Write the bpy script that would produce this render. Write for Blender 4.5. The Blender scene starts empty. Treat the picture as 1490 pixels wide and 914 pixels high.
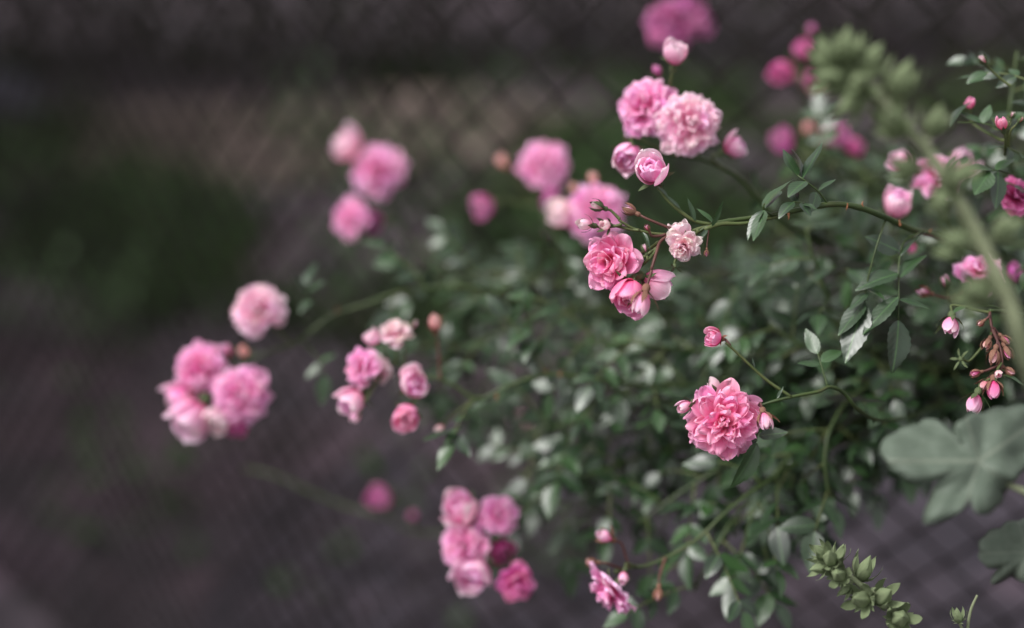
import bpy, math, random
import numpy as np
from mathutils import Vector, Matrix, noise

rnd = random.Random(7)
sc = bpy.context.scene
col = sc.collection

# ------------------------------------------------------------------ camera, sky, sun, exposure
PITCH = 20.0
CAM = Vector((0, 0, 1.25))
cd = bpy.data.cameras.new('camera'); cam = bpy.data.objects.new('camera', cd); col.objects.link(cam)
cd.lens = 50; cd.sensor_width = 36; cd.sensor_fit = 'HORIZONTAL'
cd.clip_start = 0.02; cd.clip_end = 500
cd.dof.use_dof = True; cd.dof.focus_distance = 0.726; cd.dof.aperture_fstop = 2.0
cd.dof.aperture_blades = 0
cam.location = CAM; cam.rotation_euler = (math.radians(90 - PITCH), 0, 0)
sc.camera = cam

w = bpy.data.worlds.new('World'); sc.world = w; w.use_nodes = True
nt = w.node_tree; bg = nt.nodes['Background']
sky = nt.nodes.new('ShaderNodeTexSky'); sky.sky_type = 'NISHITA'; sky.sun_disc = False
SUN = Vector((-0.62, -0.30, 0.95)).normalized()
sky.sun_elevation = math.asin(SUN.z); sky.sun_rotation = math.atan2(SUN.x, SUN.y)
sky.air_density = 1.0; sky.dust_density = 3.0; sky.ozone_density = 1.0
hs = nt.nodes.new('ShaderNodeHueSaturation'); hs.inputs['Saturation'].default_value = 0.06
nt.links.new(sky.outputs[0], hs.inputs['Color']); nt.links.new(hs.outputs[0], bg.inputs['Color'])
bg.inputs['Strength'].default_value = 0.10
sl = bpy.data.lights.new('sun', 'SUN'); so = bpy.data.objects.new('sun', sl); col.objects.link(so)
sl.energy = 1.5; sl.angle = math.radians(22); sl.color = (1.0, 0.97, 0.94)
so.rotation_euler = SUN.to_track_quat('Z', 'Y').to_euler(); so.location = (-2, -1, 4)
sc.view_settings.view_transform = 'Standard'; sc.view_settings.look = 'None'
sc.view_settings.gamma = 1.0; sc.view_settings.exposure = 1.18

# ------------------------------------------------------------------ picture geometry helpers
W_, H_ = 1490.0, 914.0
F_ = 50 / 36 * W_
CM = Matrix.Translation(CAM) @ Matrix.Rotation(math.radians(90 - PITCH), 4, 'X')
CR = CM.to_3x3()
def P(px, py, d):
    """point seen at photo pixel (px,py) standing d metres down the lens axis"""
    return CM @ Vector(((px - W_ / 2) / F_ * d, -(py - H_ / 2) / F_ * d, -d))
def D(x, y, z):
    """direction given as right / up / towards the photographer"""
    return (CR @ Vector((x, y, z))).normalized()

# ------------------------------------------------------------------ materials
MATS = {}
def new_mat(name):
    m = bpy.data.materials.new(name); m.use_nodes = True; MATS[name] = m
    t = m.node_tree; return m, t, t.nodes['Principled BSDF'], t.nodes['Material Output']
def N(t, kind, **kw):
    n = t.nodes.new(kind)
    for k, v in kw.items():
        if k in n.inputs.keys(): n.inputs[k].default_value = v
        else: setattr(n, k, v)
    return n
def ramp(t, fac, stops):
    r = t.nodes.new('ShaderNodeValToRGB'); e = r.color_ramp.elements
    while len(e) < len(stops): e.new(0.5)
    for q, (p, c) in zip(e, stops):
        q.position = p; q.color = (*c, 1)
    t.links.new(fac, r.inputs[0]); return r
def mixc(t, mode, fac, a, b):
    n = t.nodes.new('ShaderNodeMix'); n.data_type = 'RGBA'; n.blend_type = mode
    for sock, v in ((0, fac), (6, a), (7, b)):
        if hasattr(v, 'links'): t.links.new(v, n.inputs[sock])
        else: n.inputs[sock].default_value = v
    return n.outputs[2]

def petal_mat():
    m, t, b, out = new_mat('petal')
    a = N(t, 'ShaderNodeAttribute', attribute_name='pc')
    uv = N(t, 'ShaderNodeUVMap')
    mp = N(t, 'ShaderNodeMapping'); mp.inputs['Scale'].default_value = (26, 2.2, 1)
    t.links.new(uv.outputs[0], mp.inputs[0])
    nz = N(t, 'ShaderNodeTexNoise', Scale=1.0, Detail=3.0)
    t.links.new(mp.outputs[0], nz.inputs['Vector'])
    r = ramp(t, nz.outputs['Fac'], [(0.3, (0.97, 0.80, 0.86)), (0.65, (1.02, 1.06, 1.05))])
    c = mixc(t, 'MULTIPLY', 1.0, a.outputs['Color'], r.outputs[0])
    t.links.new(c, b.inputs['Base Color'])
    b.inputs['Roughness'].default_value = 0.6; b.inputs['Specular IOR Level'].default_value = 0.12
    bp = N(t, 'ShaderNodeBump', Strength=0.25, Distance=0.0004); t.links.new(nz.outputs['Fac'], bp.inputs['Height'])
    t.links.new(bp.outputs[0], b.inputs['Normal'])
    tr = N(t, 'ShaderNodeBsdfTranslucent'); t.links.new(c, tr.inputs[0])
    mx = N(t, 'ShaderNodeMixShader'); mx.inputs[0].default_value = 0.46
    t.links.new(b.outputs[0], mx.inputs[1]); t.links.new(tr.outputs[0], mx.inputs[2])
    t.links.new(mx.outputs[0], out.inputs[0])
petal_mat()

def leaf_mat(name, dark, light, under, rough, spec, trans, scale=1.0, coat=0.0, rib=1.9):
    m, t, b, out = new_mat(name)
    oi = N(t, 'ShaderNodeObjectInfo')
    r = ramp(t, oi.outputs['Random'], [(0.0, dark), (0.7, tuple((x + y) / 2 for x, y in zip(dark, light))), (1.0, light)])
    uv = N(t, 'ShaderNodeUVMap')
    wv = N(t, 'ShaderNodeTexWave', Scale=3.2, Distortion=1.2, Detail=1.0); wv.bands_direction = 'DIAGONAL'
    sep = N(t, 'ShaderNodeSeparateXYZ'); t.links.new(uv.outputs[0], sep.inputs[0])
    ab = N(t, 'ShaderNodeMath', operation='ABSOLUTE')
    sb = N(t, 'ShaderNodeMath', operation='SUBTRACT'); sb.inputs[1].default_value = 0.5
    t.links.new(sep.outputs[0], sb.inputs[0]); t.links.new(sb.outputs[0], ab.inputs[0])
    cb = N(t, 'ShaderNodeCombineXYZ'); t.links.new(ab.outputs[0], cb.inputs[0])
    ng = N(t, 'ShaderNodeMath', operation='MULTIPLY'); ng.inputs[1].default_value = -1.4
    t.links.new(sep.outputs[1], ng.inputs[0]); t.links.new(ng.outputs[0], cb.inputs[1])
    t.links.new(cb.outputs[0], wv.inputs['Vector'])
    tc = N(t, 'ShaderNodeTexCoord')
    nz = N(t, 'ShaderNodeTexNoise', Scale=320.0 * scale, Detail=3.0); t.links.new(tc.outputs['Object'], nz.inputs['Vector'])
    rr = ramp(t, nz.outputs['Fac'], [(0.3, (0.8, 0.82, 0.8)), (0.7, (1.2, 1.18, 1.2))])
    c = mixc(t, 'MULTIPLY', 1.0, r.outputs[0], rr.outputs[0])
    mid = N(t, 'ShaderNodeMath', operation='LESS_THAN'); mid.inputs[1].default_value = 0.025
    t.links.new(ab.outputs[0], mid.inputs[0])
    c = mixc(t, 'MIX', mid.outputs[0], c, (*[min(1, x * rib + 0.008) for x in light], 1))
    ge = N(t, 'ShaderNodeNewGeometry')
    c = mixc(t, 'MIX', ge.outputs['Backfacing'], c, (*under, 1))
    t.links.new(c, b.inputs['Base Color'])
    b.inputs['Specular IOR Level'].default_value = spec
    b.inputs['Coat Weight'].default_value = coat; b.inputs['Coat Roughness'].default_value = 0.42; b.inputs['Coat IOR'].default_value = 1.6
    rg = ramp(t, nz.outputs['Fac'], [(0.25, (rough + 0.1,) * 3), (0.75, (rough - 0.06,) * 3)])
    t.links.new(rg.outputs[0], b.inputs['Roughness'])
    bp = N(t, 'ShaderNodeBump', Strength=0.12, Distance=0.0005); t.links.new(wv.outputs['Fac'], bp.inputs['Height'])
    t.links.new(bp.outputs[0], b.inputs['Normal'])
    tr = N(t, 'ShaderNodeBsdfTranslucent'); t.links.new(c, tr.inputs[0])
    mx = N(t, 'ShaderNodeMixShader'); mx.inputs[0].default_value = trans
    t.links.new(b.outputs[0], mx.inputs[1]); t.links.new(tr.outputs[0], mx.inputs[2])
    t.links.new(mx.outputs[0], out.inputs[0])
leaf_mat('rose_leaf', (0.007, 0.022, 0.008), (0.022, 0.068, 0.012), (0.085, 0.093, 0.075), 0.41, 0.8, 0.10, coat=0.34, rib=1.3)
leaf_mat('mallow_leaf', (0.085, 0.112, 0.085), (0.11, 0.132, 0.10), (0.15, 0.17, 0.13), 0.62, 0.4, 0.12, 0.3, rib=1.1)
leaf_mat('hedge_leaf', (0.016, 0.018, 0.012), (0.024, 0.026, 0.015), (0.026, 0.026, 0.018), 0.6, 0.2, 0.1, 0.02)

def noise_mat(name, stops, scale, rough=0.7, bump=0.0, spec=0.3, detail=5.0, coords='Object', trans=0.0):
    m, t, b, out = new_mat(name)
    tc = N(t, 'ShaderNodeTexCoord')
    nz = N(t, 'ShaderNodeTexNoise', Scale=scale, Detail=detail, Roughness=0.6)
    t.links.new(tc.outputs[coords], nz.inputs['Vector'])
    r = ramp(t, nz.outputs['Fac'], stops)
    t.links.new(r.outputs[0], b.inputs['Base Color'])
    b.inputs['Roughness'].default_value = rough; b.inputs['Specular IOR Level'].default_value = spec
    if bump:
        bp = N(t, 'ShaderNodeBump', Strength=0.6, Distance=bump); t.links.new(nz.outputs['Fac'], bp.inputs['Height'])
        t.links.new(bp.outputs[0], b.inputs['Normal'])
    return m, t, b, r
noise_mat('cane', [(0.35, (0.026, 0.048, 0.012)), (0.6, (0.042, 0.064, 0.017)), (0.8, (0.055, 0.055, 0.022))], 45, 0.45, 0.0004, 0.4)
noise_mat('pedicel_green', [(0.3, (0.055, 0.085, 0.025)), (0.7, (0.095, 0.105, 0.04))], 90, 0.55, 0.0003)
noise_mat('pedicel_red', [(0.3, (0.07, 0.025, 0.026)), (0.7, (0.12, 0.05, 0.04))], 90, 0.55, 0.0003)
noise_mat('calyx', [(0.3, (0.045, 0.075, 0.028)), (0.55, (0.085, 0.115, 0.05)), (0.8, (0.14, 0.09, 0.055))], 160, 0.6, 0.0003)
noise_mat('calyx_red', [(0.3, (0.13, 0.055, 0.045)), (0.6, (0.22, 0.11, 0.07)), (0.8, (0.13, 0.13, 0.06))], 160, 0.6, 0.0003)
noise_mat('thorn', [(0.3, (0.17, 0.065, 0.035)), (0.7, (0.28, 0.12, 0.055))], 200, 0.45)
noise_mat('mallow_stem', [(0.3, (0.13, 0.155, 0.085)), (0.7, (0.2, 0.22, 0.135))], 120, 0.75, 0.0004)
noise_mat('mallow_bud', [(0.3, (0.12, 0.165, 0.08)), (0.55, (0.19, 0.235, 0.125)), (0.8, (0.30, 0.32, 0.22))], 160, 0.7, 0.0006)
noise_mat('wire', [(0.3, (0.009, 0.008, 0.007)), (0.7, (0.016, 0.012, 0.010))], 60, 0.5, 0.0003)
noise_mat('stone', [(0.3, (0.05, 0.046, 0.066)), (0.7, (0.085, 0.076, 0.10))], 9, 0.8, 0.01)
noise_mat('bark', [(0.3, (0.03, 0.024, 0.02)), (0.7, (0.06, 0.045, 0.035))], 12, 0.9, 0.01)

# ------------------------------------------------------------------ object helpers
WM = {}
def place(o, parent, mw):
    col.objects.link(o)
    WM[o] = mw
    if parent is not None:
        o.parent = parent; o.matrix_parent_inverse = WM[parent].inverted()
    o.matrix_basis = mw
    return o
def mesh_from(name, verts, faces, mat, uvs=None, cols=None, smooth=True, matidx=None):
    me = bpy.data.meshes.new(name)
    me.from_pydata([tuple(v) for v in verts], [], faces)
    for m in (mat if isinstance(mat, (list, tuple)) else [mat]): me.materials.append(MATS[m])
    if matidx is not None: me.polygons.foreach_set('material_index', matidx)
    if smooth: me.polygons.foreach_set('use_smooth', [True] * len(me.polygons))
    if uvs is not None:
        ul = me.uv_layers.new(name='UVMap'); vi = np.empty(len(me.loops), dtype=np.int32)
        me.loops.foreach_get('vertex_index', vi)
        ul.data.foreach_set('uv', np.asarray(uvs, dtype=np.float32)[vi].ravel())
    if cols is not None:
        a = me.color_attributes.new('pc', 'FLOAT_COLOR', 'POINT')
        c = np.ones((len(verts), 4), dtype=np.float32); c[:, :3] = cols
        a.data.foreach_set('color', c.ravel())
    me.update(); return me
I4 = Matrix.Identity(4)
def add(name, me, parent=None, mw=I4):
    return place(bpy.data.objects.new(name, me), parent, mw.copy())
def thing(name, label, cat, loc, group=None):
    o = bpy.data.objects.new(name, None); o.empty_display_size = 0.02
    place(o, None, Matrix.Translation(loc))
    o['label'] = label; o['category'] = cat
    if group: o['group'] = group
    return o
def tag(o, label=None, cat=None, group=None, kind=None):
    for k, v in (('label', label), ('category', cat), ('group', group), ('kind', kind)):
        if v: o[k] = v
    return o

def spline(pts, sub=6):
    pts = [Vector(p) for p in pts]
    if len(pts) < 3 or sub <= 1:
        return pts
    e = [pts[0] * 2 - pts[1]] + pts + [pts[-1] * 2 - pts[-2]]
    out = []
    for i in range(1, len(e) - 2):
        a, b, c, d = e[i - 1:i + 3]
        for k in range(sub):
            t = k / sub
            out.append(0.5 * ((2 * b) + (c - a) * t + (2 * a - 5 * b + 4 * c - d) * t * t + (3 * b - a - 3 * c + d) * t ** 3))
    out.append(pts[-1]); return out
def tube(pts, r0, r1, seg=7, sub=6, wob=0.0, knots=0.0):
    pts = spline(pts, sub); n = len(pts); V = []; Fc = []
    up = Vector((0.13, 0.31, 0.94))
    for i, p in enumerate(pts):
        tg = (pts[min(i + 1, n - 1)] - pts[max(i - 1, 0)])
        tg = tg.normalized() if tg.length > 1e-9 else Vector((0, 0, 1))
        u = up - tg * up.dot(tg); u = u.normalized() if u.length > 1e-4 else tg.orthogonal().normalized()
        up = u; v = tg.cross(u)
        f = i / max(1, n - 1); r = r0 + (r1 - r0) * f
        r *= 1 + wob * noise.noise(p * 260) + (knots if i % 9 == 0 else 0)
        for k in range(seg):
            a = 2 * math.pi * k / seg
            V.append(p + (u * math.cos(a) + v * math.sin(a)) * r)
    for i in range(n - 1):
        for k in range(seg):
            a, b = i * seg + k, i * seg + (k + 1) % seg
            Fc.append((a, b, b + seg, a + seg))
    Fc.append(tuple(range(seg))[::-1]); Fc.append(tuple(range((n - 1) * seg, n * seg)))
    return V, Fc
def stem(name, pts, r0, r1, mat, parent, **kw):
    V, Fc = tube(pts, r0, r1, **kw)
    o = Vector(V[0]); V = [v - o for v in V]
    return add(name, mesh_from(name, V, Fc, mat), parent, Matrix.Translation(o))

# ------------------------------------------------------------------ petals and flowers
PAL = {  # base, body, edge
    'pink': ((0.86, 0.13, 0.42), (0.91, 0.36, 0.67), (0.96, 0.68, 0.88)),
    'rose': ((0.86, 0.09, 0.28), (0.91, 0.28, 0.53), (0.96, 0.58, 0.77)),
    'pale': ((0.89, 0.24, 0.48), (0.93, 0.54, 0.73), (0.97, 0.83, 0.90)),
    'white': ((0.90, 0.34, 0.48), (0.93, 0.66, 0.74), (0.95, 0.88, 0.87)),
    'deep': ((0.60, 0.04, 0.24), (0.72, 0.12, 0.40), (0.80, 0.30, 0.57)),  # magenta taken darker, the shade on these blooms is put into the colour
    'mauve': ((0.52, 0.06, 0.27), (0.60, 0.15, 0.40), (0.68, 0.31, 0.54)),  # dull pink of the blurred blooms, their shade painted into the petals
    'peach': ((0.80, 0.28, 0.26), (0.84, 0.46, 0.45), (0.88, 0.62, 0.60)),
}
def petal(L, Wd, phi0, phi1, wrap, cup, ruf, r, ns, nt, r0=0.0, z0=0.0, az=0.0, tip=0.0):
    """one petal about the +Z axis; angles in degrees from the axis"""
    s = np.sin(np.linspace(0, math.pi / 2, ns + 1))[:, None] * np.ones((1, nt + 1))
    t = np.ones((ns + 1, 1)) * np.linspace(-1, 1, nt + 1)[None, :]
    notch = r.uniform(0.0, 0.1)
    se = s * (1 - 0.05 * t ** 2 - notch * np.exp(-(t / 0.22) ** 2) * s ** 3 + 0.03 * np.sin(5 * t + r.uniform(0, 6)) * s ** 2)
    prof = np.where(s < 0.62, 0.24 + 0.76 * np.sin(math.pi / 2 * np.clip(s / 0.62, 0, 1)), np.sqrt(np.clip(1 - ((s - 0.62) / 0.38) ** 2.6, 0.0, 1)) + 0.02)
    if tip: prof = prof * (1 - tip * s ** 2)
    x = t * Wd * prof
    ph = np.radians(phi0 + (phi1 - phi0) * se)
    a0, a1 = math.radians(phi0), math.radians(phi1)
    k = a1 - a0
    if abs(k) < 1e-3:
        rr = L * se * math.sin(a0); zz = L * se * math.cos(a0)
    else:
        rr = L * (math.cos(a0) - np.cos(a0 + k * se)) / k; zz = L * (np.sin(a0 + k * se) - math.sin(a0)) / k
    off = cup * x ** 2 / max(Wd, 1e-6) + ruf * Wd * np.sin(r.uniform(2.2, 4.2) * t + r.uniform(0, 6.3)) * se ** 2 + 0.5 * ruf * Wd * np.sin(7 * t + r.uniform(0, 6.3)) * se ** 4
    rr = rr + r0 - np.cos(ph) * off; zz = zz + z0 + np.sin(ph) * off
    rho = np.maximum(np.abs(rr), 0.35 * Wd)
    a = np.clip(wrap * x / rho, -1.9, 1.9) + r.uniform(-0.12, 0.12) * se
    X = rr * np.cos(a) - (1 - wrap) * x * np.sin(a); Y = rr * np.sin(a) + (1 - wrap) * x * np.cos(a)
    ca, sa = math.cos(az), math.sin(az)
    V = np.stack([X * ca - Y * sa, X * sa + Y * ca, zz], -1).reshape(-1, 3)
    m = nt + 1
    Fc = [(i * m + j, i * m + j + 1, (i + 1) * m + j + 1, (i + 1) * m + j) for i in range(ns) for j in range(nt)]
    UV = np.stack([t * 0.5 + 0.5, s], -1).reshape(-1, 2) + np.array([r.uniform(0, 9), r.uniform(0, 9)])
    return V, Fc, UV, s.reshape(-1), t.reshape(-1)
def petal_cols(pal, s, t, r, deep=0.0):
    b, m, e = (np.array(c) for c in PAL[pal])
    s = s[:, None]; t = np.abs(t)[:, None]
    k = np.clip((s - 0.15) / 0.4, 0, 1); c = b * (1 - k) + m * k
    k = np.clip((np.maximum(s, 0.55 + 0.45 * t * s) - 0.66) / 0.34, 0, 1) ** 1.3
    c = c * (1 - k) + e * k
    c = c * (1 - deep) + b * deep
    tint = np.array([r.uniform(-0.02, 0.02), r.uniform(-0.05, 0.05), r.uniform(-0.04, 0.04)])
    return np.clip(c + tint, 0.01, 0.96)

def petal_list(kind, r, ns, nt, pal, spread=1.0):
    """petals of a flower of radius 1, axis +Z: list of (V, F, UV, cols)"""
    out = []
    def one(pal_, deep, *a, **k):
        V, Fc, UV, s, t = petal(*a, r=r, ns=ns, nt=nt, **k)
        out.append((V, Fc, UV, petal_cols(pal_, s, t, r, deep)))
    G = math.radians(137.5)
    if kind == 'full':
        n = 72
        for i in range(n):
            u = (i + 0.5) / n
            th = 4 + 92 * u ** 0.72 + r.uniform(-9, 9)          # where the tip sits on the dome
            one(pal, 0.3 * max(0, 0.5 - u), (0.76 + 0.16 * u) * r.uniform(0.93, 1.06), (0.13 + 0.15 * u) * r.uniform(0.8, 1.25),
                th - 14 - 8 * u + r.uniform(-8, 8), th + 6 + 22 * u + r.uniform(-24, 18), 0.22, 0.35 * (1 - u) + r.uniform(-.05, .3), r.uniform(0.2, 0.5),
                r0=0.03 + 0.1 * u, z0=-0.18 - 0.1 * u, az=i * G + r.uniform(-0.45, 0.45))
    elif kind == 'open':
        n = 38
        for i in range(n):
            u = (i + 0.5) / n
            th = 4 + 84 * u ** 0.8 + r.uniform(-12, 12)
            one(pal, 0.3 * max(0, 0.5 - u), (0.70 + 0.28 * u) * r.uniform(0.9, 1.08), (0.19 + 0.2 * u) * r.uniform(0.8, 1.2),
                th - 12 - 10 * u + r.uniform(-10, 10), th + 8 + 22 * u + r.uniform(-26, 22), 0.26, 0.25 * (1 - u) + r.uniform(-.05, .22), r.uniform(0.16, 0.42),
                r0=0.03 + 0.1 * u, z0=-0.2 * u - 0.1, az=i * G + r.uniform(-0.5, 0.5))
    elif kind == 'half':
        n = 19
        for i in range(n):
            u = (i + 0.5) / n
            k = 0.45 + 0.55 * u
            one(pal if u < 0.8 or pal != 'pink' else 'pale', 0.4 * max(0, 0.5 - u), 2.25 * k * r.uniform(0.94, 1.05), (0.4 + 0.45 * u) * r.uniform(0.9, 1.1),
                38 + 40 * u + r.uniform(-5, 5), -46 + 30 * u ** 3 * spread + r.uniform(-9, 9), 0.85, 0.0, r.uniform(0.06, 0.14),
                r0=0.05, z0=-0.75 + 0.3 * (1 - u), az=i * G + r.uniform(-0.2, 0.2))
    elif kind == 'bud':
        n = 8
        for i in range(n):
            u = (i + 0.5) / n
            k = 0.65 + 0.35 * u
            one(pal, 0.0, 3.0 * k * (0.9 if i % 2 else 1.0), 0.8 * k, 48 + 12 * u, -34 - r.uniform(0, 10), 1.0, 0.0, r.uniform(0.02, 0.06),
                r0=0.04, z0=-1.1, az=i * G, tip=0.35)
    return out

def calyx_geo(r, kind, ns=5, nt=4):
    """hip and five sepals about +Z, flower radius 1"""
    V = []; Fc = []
    if kind in ('full', 'open'): zb, hr, hl = -0.42, 0.14, 0.34
    elif kind == 'half': zb, hr, hl = -0.75, 0.30, 0.55
    else: zb, hr, hl = -1.08, 0.42, 0.7
    seg = 8; prof = [(0.35, -1.0), (0.8, -0.8), (1.0, -0.45), (0.85, -0.1), (0.95, 0.1), (0.4, 0.22)]
    for q, z in prof:
        for k in range(seg):
            a = 2 * math.pi * k / seg; V.append((hr * q * math.cos(a), hr * q * math.sin(a), zb + hl * z))
    for i in range(len(prof) - 1):
        for k in range(seg):
            a, b = i * seg + k, i * seg + (k + 1) % seg; Fc.append((a, b, b + seg, a + seg))
    Fc.append(tuple(range(seg))[::-1]); Fc.append(tuple(range(len(V) - seg, len(V))))
    for k in range(5):
        az = k * 2 * math.pi / 5 + r.uniform(-0.15, 0.15)
        if kind in ('full', 'open'): a = (0.62, 0.11, 60, 135 + r.uniform(-20, 25), 0.3, 0.1, 0.1)
        elif kind == 'half': a = (1.1, 0.2, 60, 70 + r.uniform(-30, 40), 0.4, 0.1, 0.1)
        elif kind == 'bud': a = (2.1, 0.36, 58, 5 + r.uniform(-30, 25), 0.7, 0.05, 0.06)
        elif kind == 'spent': a = (1.7, 0.3, 70, 100 + r.uniform(-40, 40), 0.3, 0.1, 0.1)
        else: a = (2.9, 0.56, 60, -38 + r.uniform(-5, 5), 1.0, 0.0, 0.03)      # green bud: sepals hug it
        pv, pf, _, _, _ = petal(a[0], a[1], a[2], a[3], a[4], a[5], a[6], r, ns, nt, r0=hr * 0.8 if kind != 'green' else 0.12, z0=zb + (0 if kind != 'green' else -0.05), az=az, tip=0.85)
        o = len(V); V += [tuple(p) for p in pv]; Fc += [tuple(o + i for i in f) for f in pf]
    return V, Fc, zb - hl

def axis_matrix(loc, face, roll, s):
    q = face.to_track_quat('Z', 'Y').to_matrix().to_4x4()
    return Matrix.Translation(loc) @ q @ Matrix.Rotation(roll, 4, 'Z') @ Matrix.Scale(s, 4)

def flower(cane, kind, px, py, d, dpx, face, pal='pink', sharp=False, red=False, join=None, seed=None, squash=1.0, pr=0.0006):
    """a bloom or bud whose middle shows at (px,py), dpx photo pixels across"""
    r = random.Random(seed if seed is not None else int(px * 7 + py * 13))
    f = D(*face); R = dpx / 2 / F_ * d * (1.06 if kind in ('full', 'open', 'half') else 1.0)
    loc = P(px, py, d)
    k = kind
    centre = {'full': 0.15, 'open': 0.15, 'half': 0.0, 'bud': 0.0, 'green': 0.0, 'spent': -0.6}[k]
    loc = loc - f * (centre * R)
    M = axis_matrix(loc, f, r.uniform(0, 6.28), R) @ Matrix.Diagonal((1, 1, squash, 1))
    big = k in ('full', 'open', 'half')
    ns, nt_ = ((9, 8) if sharp else (6, 6)) if big else (7, 6)
    pl = petal_list('bud' if k == 'green' else k, r, ns, nt_, pal) if k != 'spent' else []
    if k == 'green':
        pl = [(V * np.array([0.72, 0.72, 0.93]), Fc, UV, c) for V, Fc, UV, c in pl]
    name = 'bloom' if big else 'bud'
    cv, cf, zb = calyx_geo(r, k)
    cm = 'calyx_red' if red else 'calyx'
    if k == 'spent':
        part = add('bud', mesh_from('calyx', cv, cf, cm), cane, M)
    else:
        ninner = (6 if k != 'half' else 4) if (sharp and big) else len(pl)
        V = np.concatenate([q[0] for q in pl[:ninner]]); UV = np.concatenate([q[2] for q in pl[:ninner]]); C = np.concatenate([q[3] for q in pl[:ninner]])
        Fc = []; o = 0
        for q in pl[:ninner]:
            Fc += [tuple(o + i for i in f_) for f_ in q[1]]; o += len(q[0])
        part = add(name, mesh_from(name, V, Fc, 'petal', UV, C), cane, M)
        for q in pl[ninner:]:
            add('petal', mesh_from('petal', q[0], q[1], 'petal', q[2], q[3]), part, M)
        add('calyx', mesh_from('calyx', cv, cf, cm), part, M)
    base = M @ Vector((0, 0, zb + 0.05))
    if join is not None:
        j = join if isinstance(join, Vector) else P(*join)
        mid = (base + j) / 2 - (f * 0.18 * (base - j).length) + Vector((0, 0, -0.04 * (base - j).length))
        stem('pedicel', [base, base - f * 0.25 * (base - j).length, mid * 0.6 + j * 0.4, j], pr, pr * 1.5, 'pedicel_red' if red else 'pedicel_green', part, seg=6, sub=4)
    return part

# ------------------------------------------------------------------ rose leaves
def leaflet_mesh(seed):
    r = random.Random(seed); ns = 16; nt_ = 4
    fold = r.uniform(0.05, 0.34); bend = r.uniform(-0.15, 0.5); tw = r.uniform(-0.35, 0.35)
    V = []; UV = []
    for i in range(ns + 1):
        s = i / ns
        wd = 0.245 * (math.sin(math.pi * min(1, s ** 0.82)) ** 0.78) * (1 - 0.25 * s ** 3) + 0.004
        if i % 2 and 0.1 < s < 0.97: wd *= 1.10
        a = bend * s
        cx = math.sin(a) / bend * 1.0 if abs(bend) > 1e-3 else s
        cz = -(1 - math.cos(a)) / bend if abs(bend) > 1e-3 else 0
        for j in range(nt_ + 1):
            t = -1 + 2 * j / nt_
            y = t * wd; z = abs(t) * wd * fold * (1.2 - 0.4 * abs(t)) + 0.012 * math.sin(9 * s + 3 * t + seed) * abs(t)
            ang = tw * (s - 0.4); y, z = y * math.cos(ang) - z * math.sin(ang), y * math.sin(ang) + z * math.cos(ang)
            V.append((cx, y, cz + z)); UV.append((0.5 + t * 0.5 * wd / 0.33, s))
    m = nt_ + 1
    Fc = [(i * m + j, (i + 1) * m + j, (i + 1) * m + j + 1, i * m + j + 1) for i in range(ns) for j in range(nt_)]
    return mesh_from('leaflet', V, Fc, 'rose_leaf', UV)
LEAFLETS = [leaflet_mesh(i) for i in range(9)]
def leaflet(parent, base, tip, normal, r, wide=1.0):
    ax = tip - base; L = ax.length; ax = ax / L
    n = normal - ax * normal.dot(ax)
    n = n.normalized() if n.length > 1e-4 else ax.orthogonal().normalized()
    y = n.cross(ax)
    M = Matrix(((ax.x, y.x, n.x, 0), (ax.y, y.y, n.y, 0), (ax.z, y.z, n.z, 0), (0, 0, 0, 1)))
    M = Matrix.Translation(base) @ M @ Matrix.Diagonal((L, L * wide, L, 1))
    return add('leaflet', r.choice(LEAFLETS), parent, M)
def leaf(cane, base, direc, normal, length, r, pairs=2, size=0.02, droop=0.35):
    """pinnate leaf: rachis with leaflets in pairs and one at the end"""
    d = direc.normalized(); n = (normal - d * normal.dot(d)).normalized()
    pts = [base]; dd = d.copy()
    for k in range(4):
        dd = (dd - Vector((0, 0, 1)) * droop * 0.25).normalized()
        pts.append(pts[-1] + dd * length / 4)
    part = stem('leaf', pts, 0.0007, 0.0004, 'pedicel_green', cane, seg=5, sub=2)
    sp = spline(pts, 4)
    def at(f): return sp[min(len(sp) - 1, int(f * (len(sp) - 1)))]
    for k in range(pairs):
        f = 0.35 + 0.55 * (k / max(1, pairs - 1)) if pairs > 1 else 0.6
        p = at(f); side = d.cross(n)
        for sgn in (-1, 1):
            if r.random() < 0.06: continue
            a = math.radians(r.uniform(42, 70)); L = size * r.uniform(0.75, 1.1)
            t = d * math.cos(a) + side * sgn * math.sin(a) - Vector((0, 0, 1)) * r.uniform(0.0, 0.45)
            nn = n + side * sgn * r.uniform(-0.5, 0.5) + Vector((r.uniform(-.35, .35), r.uniform(-.35, .35), r.uniform(-.2, .3)))
            leaflet(part, p, p + t.normalized() * L, nn, r, r.uniform(0.85, 1.15))
    p = at(1.0)
    leaflet(part, p, p + (dd + Vector((r.uniform(-.2, .2), r.uniform(-.2, .2), r.uniform(-.3, .1)))).normalized() * size * r.uniform(0.95, 1.25), n + Vector((r.uniform(-.3, .3), r.uniform(-.3, .3), 0.1)), r, r.uniform(0.85, 1.1))
    return part
def explicit_leaf(cane, rachis, leaflets, r):
    """leaf given by pixels: rachis [(px,py,d)], leaflets [(x0,y0,d0,x1,y1,d1,(normal right,up,towards),wide)]"""
    part = stem('leaf', [P(*q) for q in rachis], 0.0006, 0.0004, 'cane', cane, seg=6, sub=4)
    for x0, y0, d0, x1, y1, d1, nrm, wide in leaflets:
        leaflet(part, P(x0, y0, d0), P(x1, y1, d1), D(*nrm), r, wide)

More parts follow.
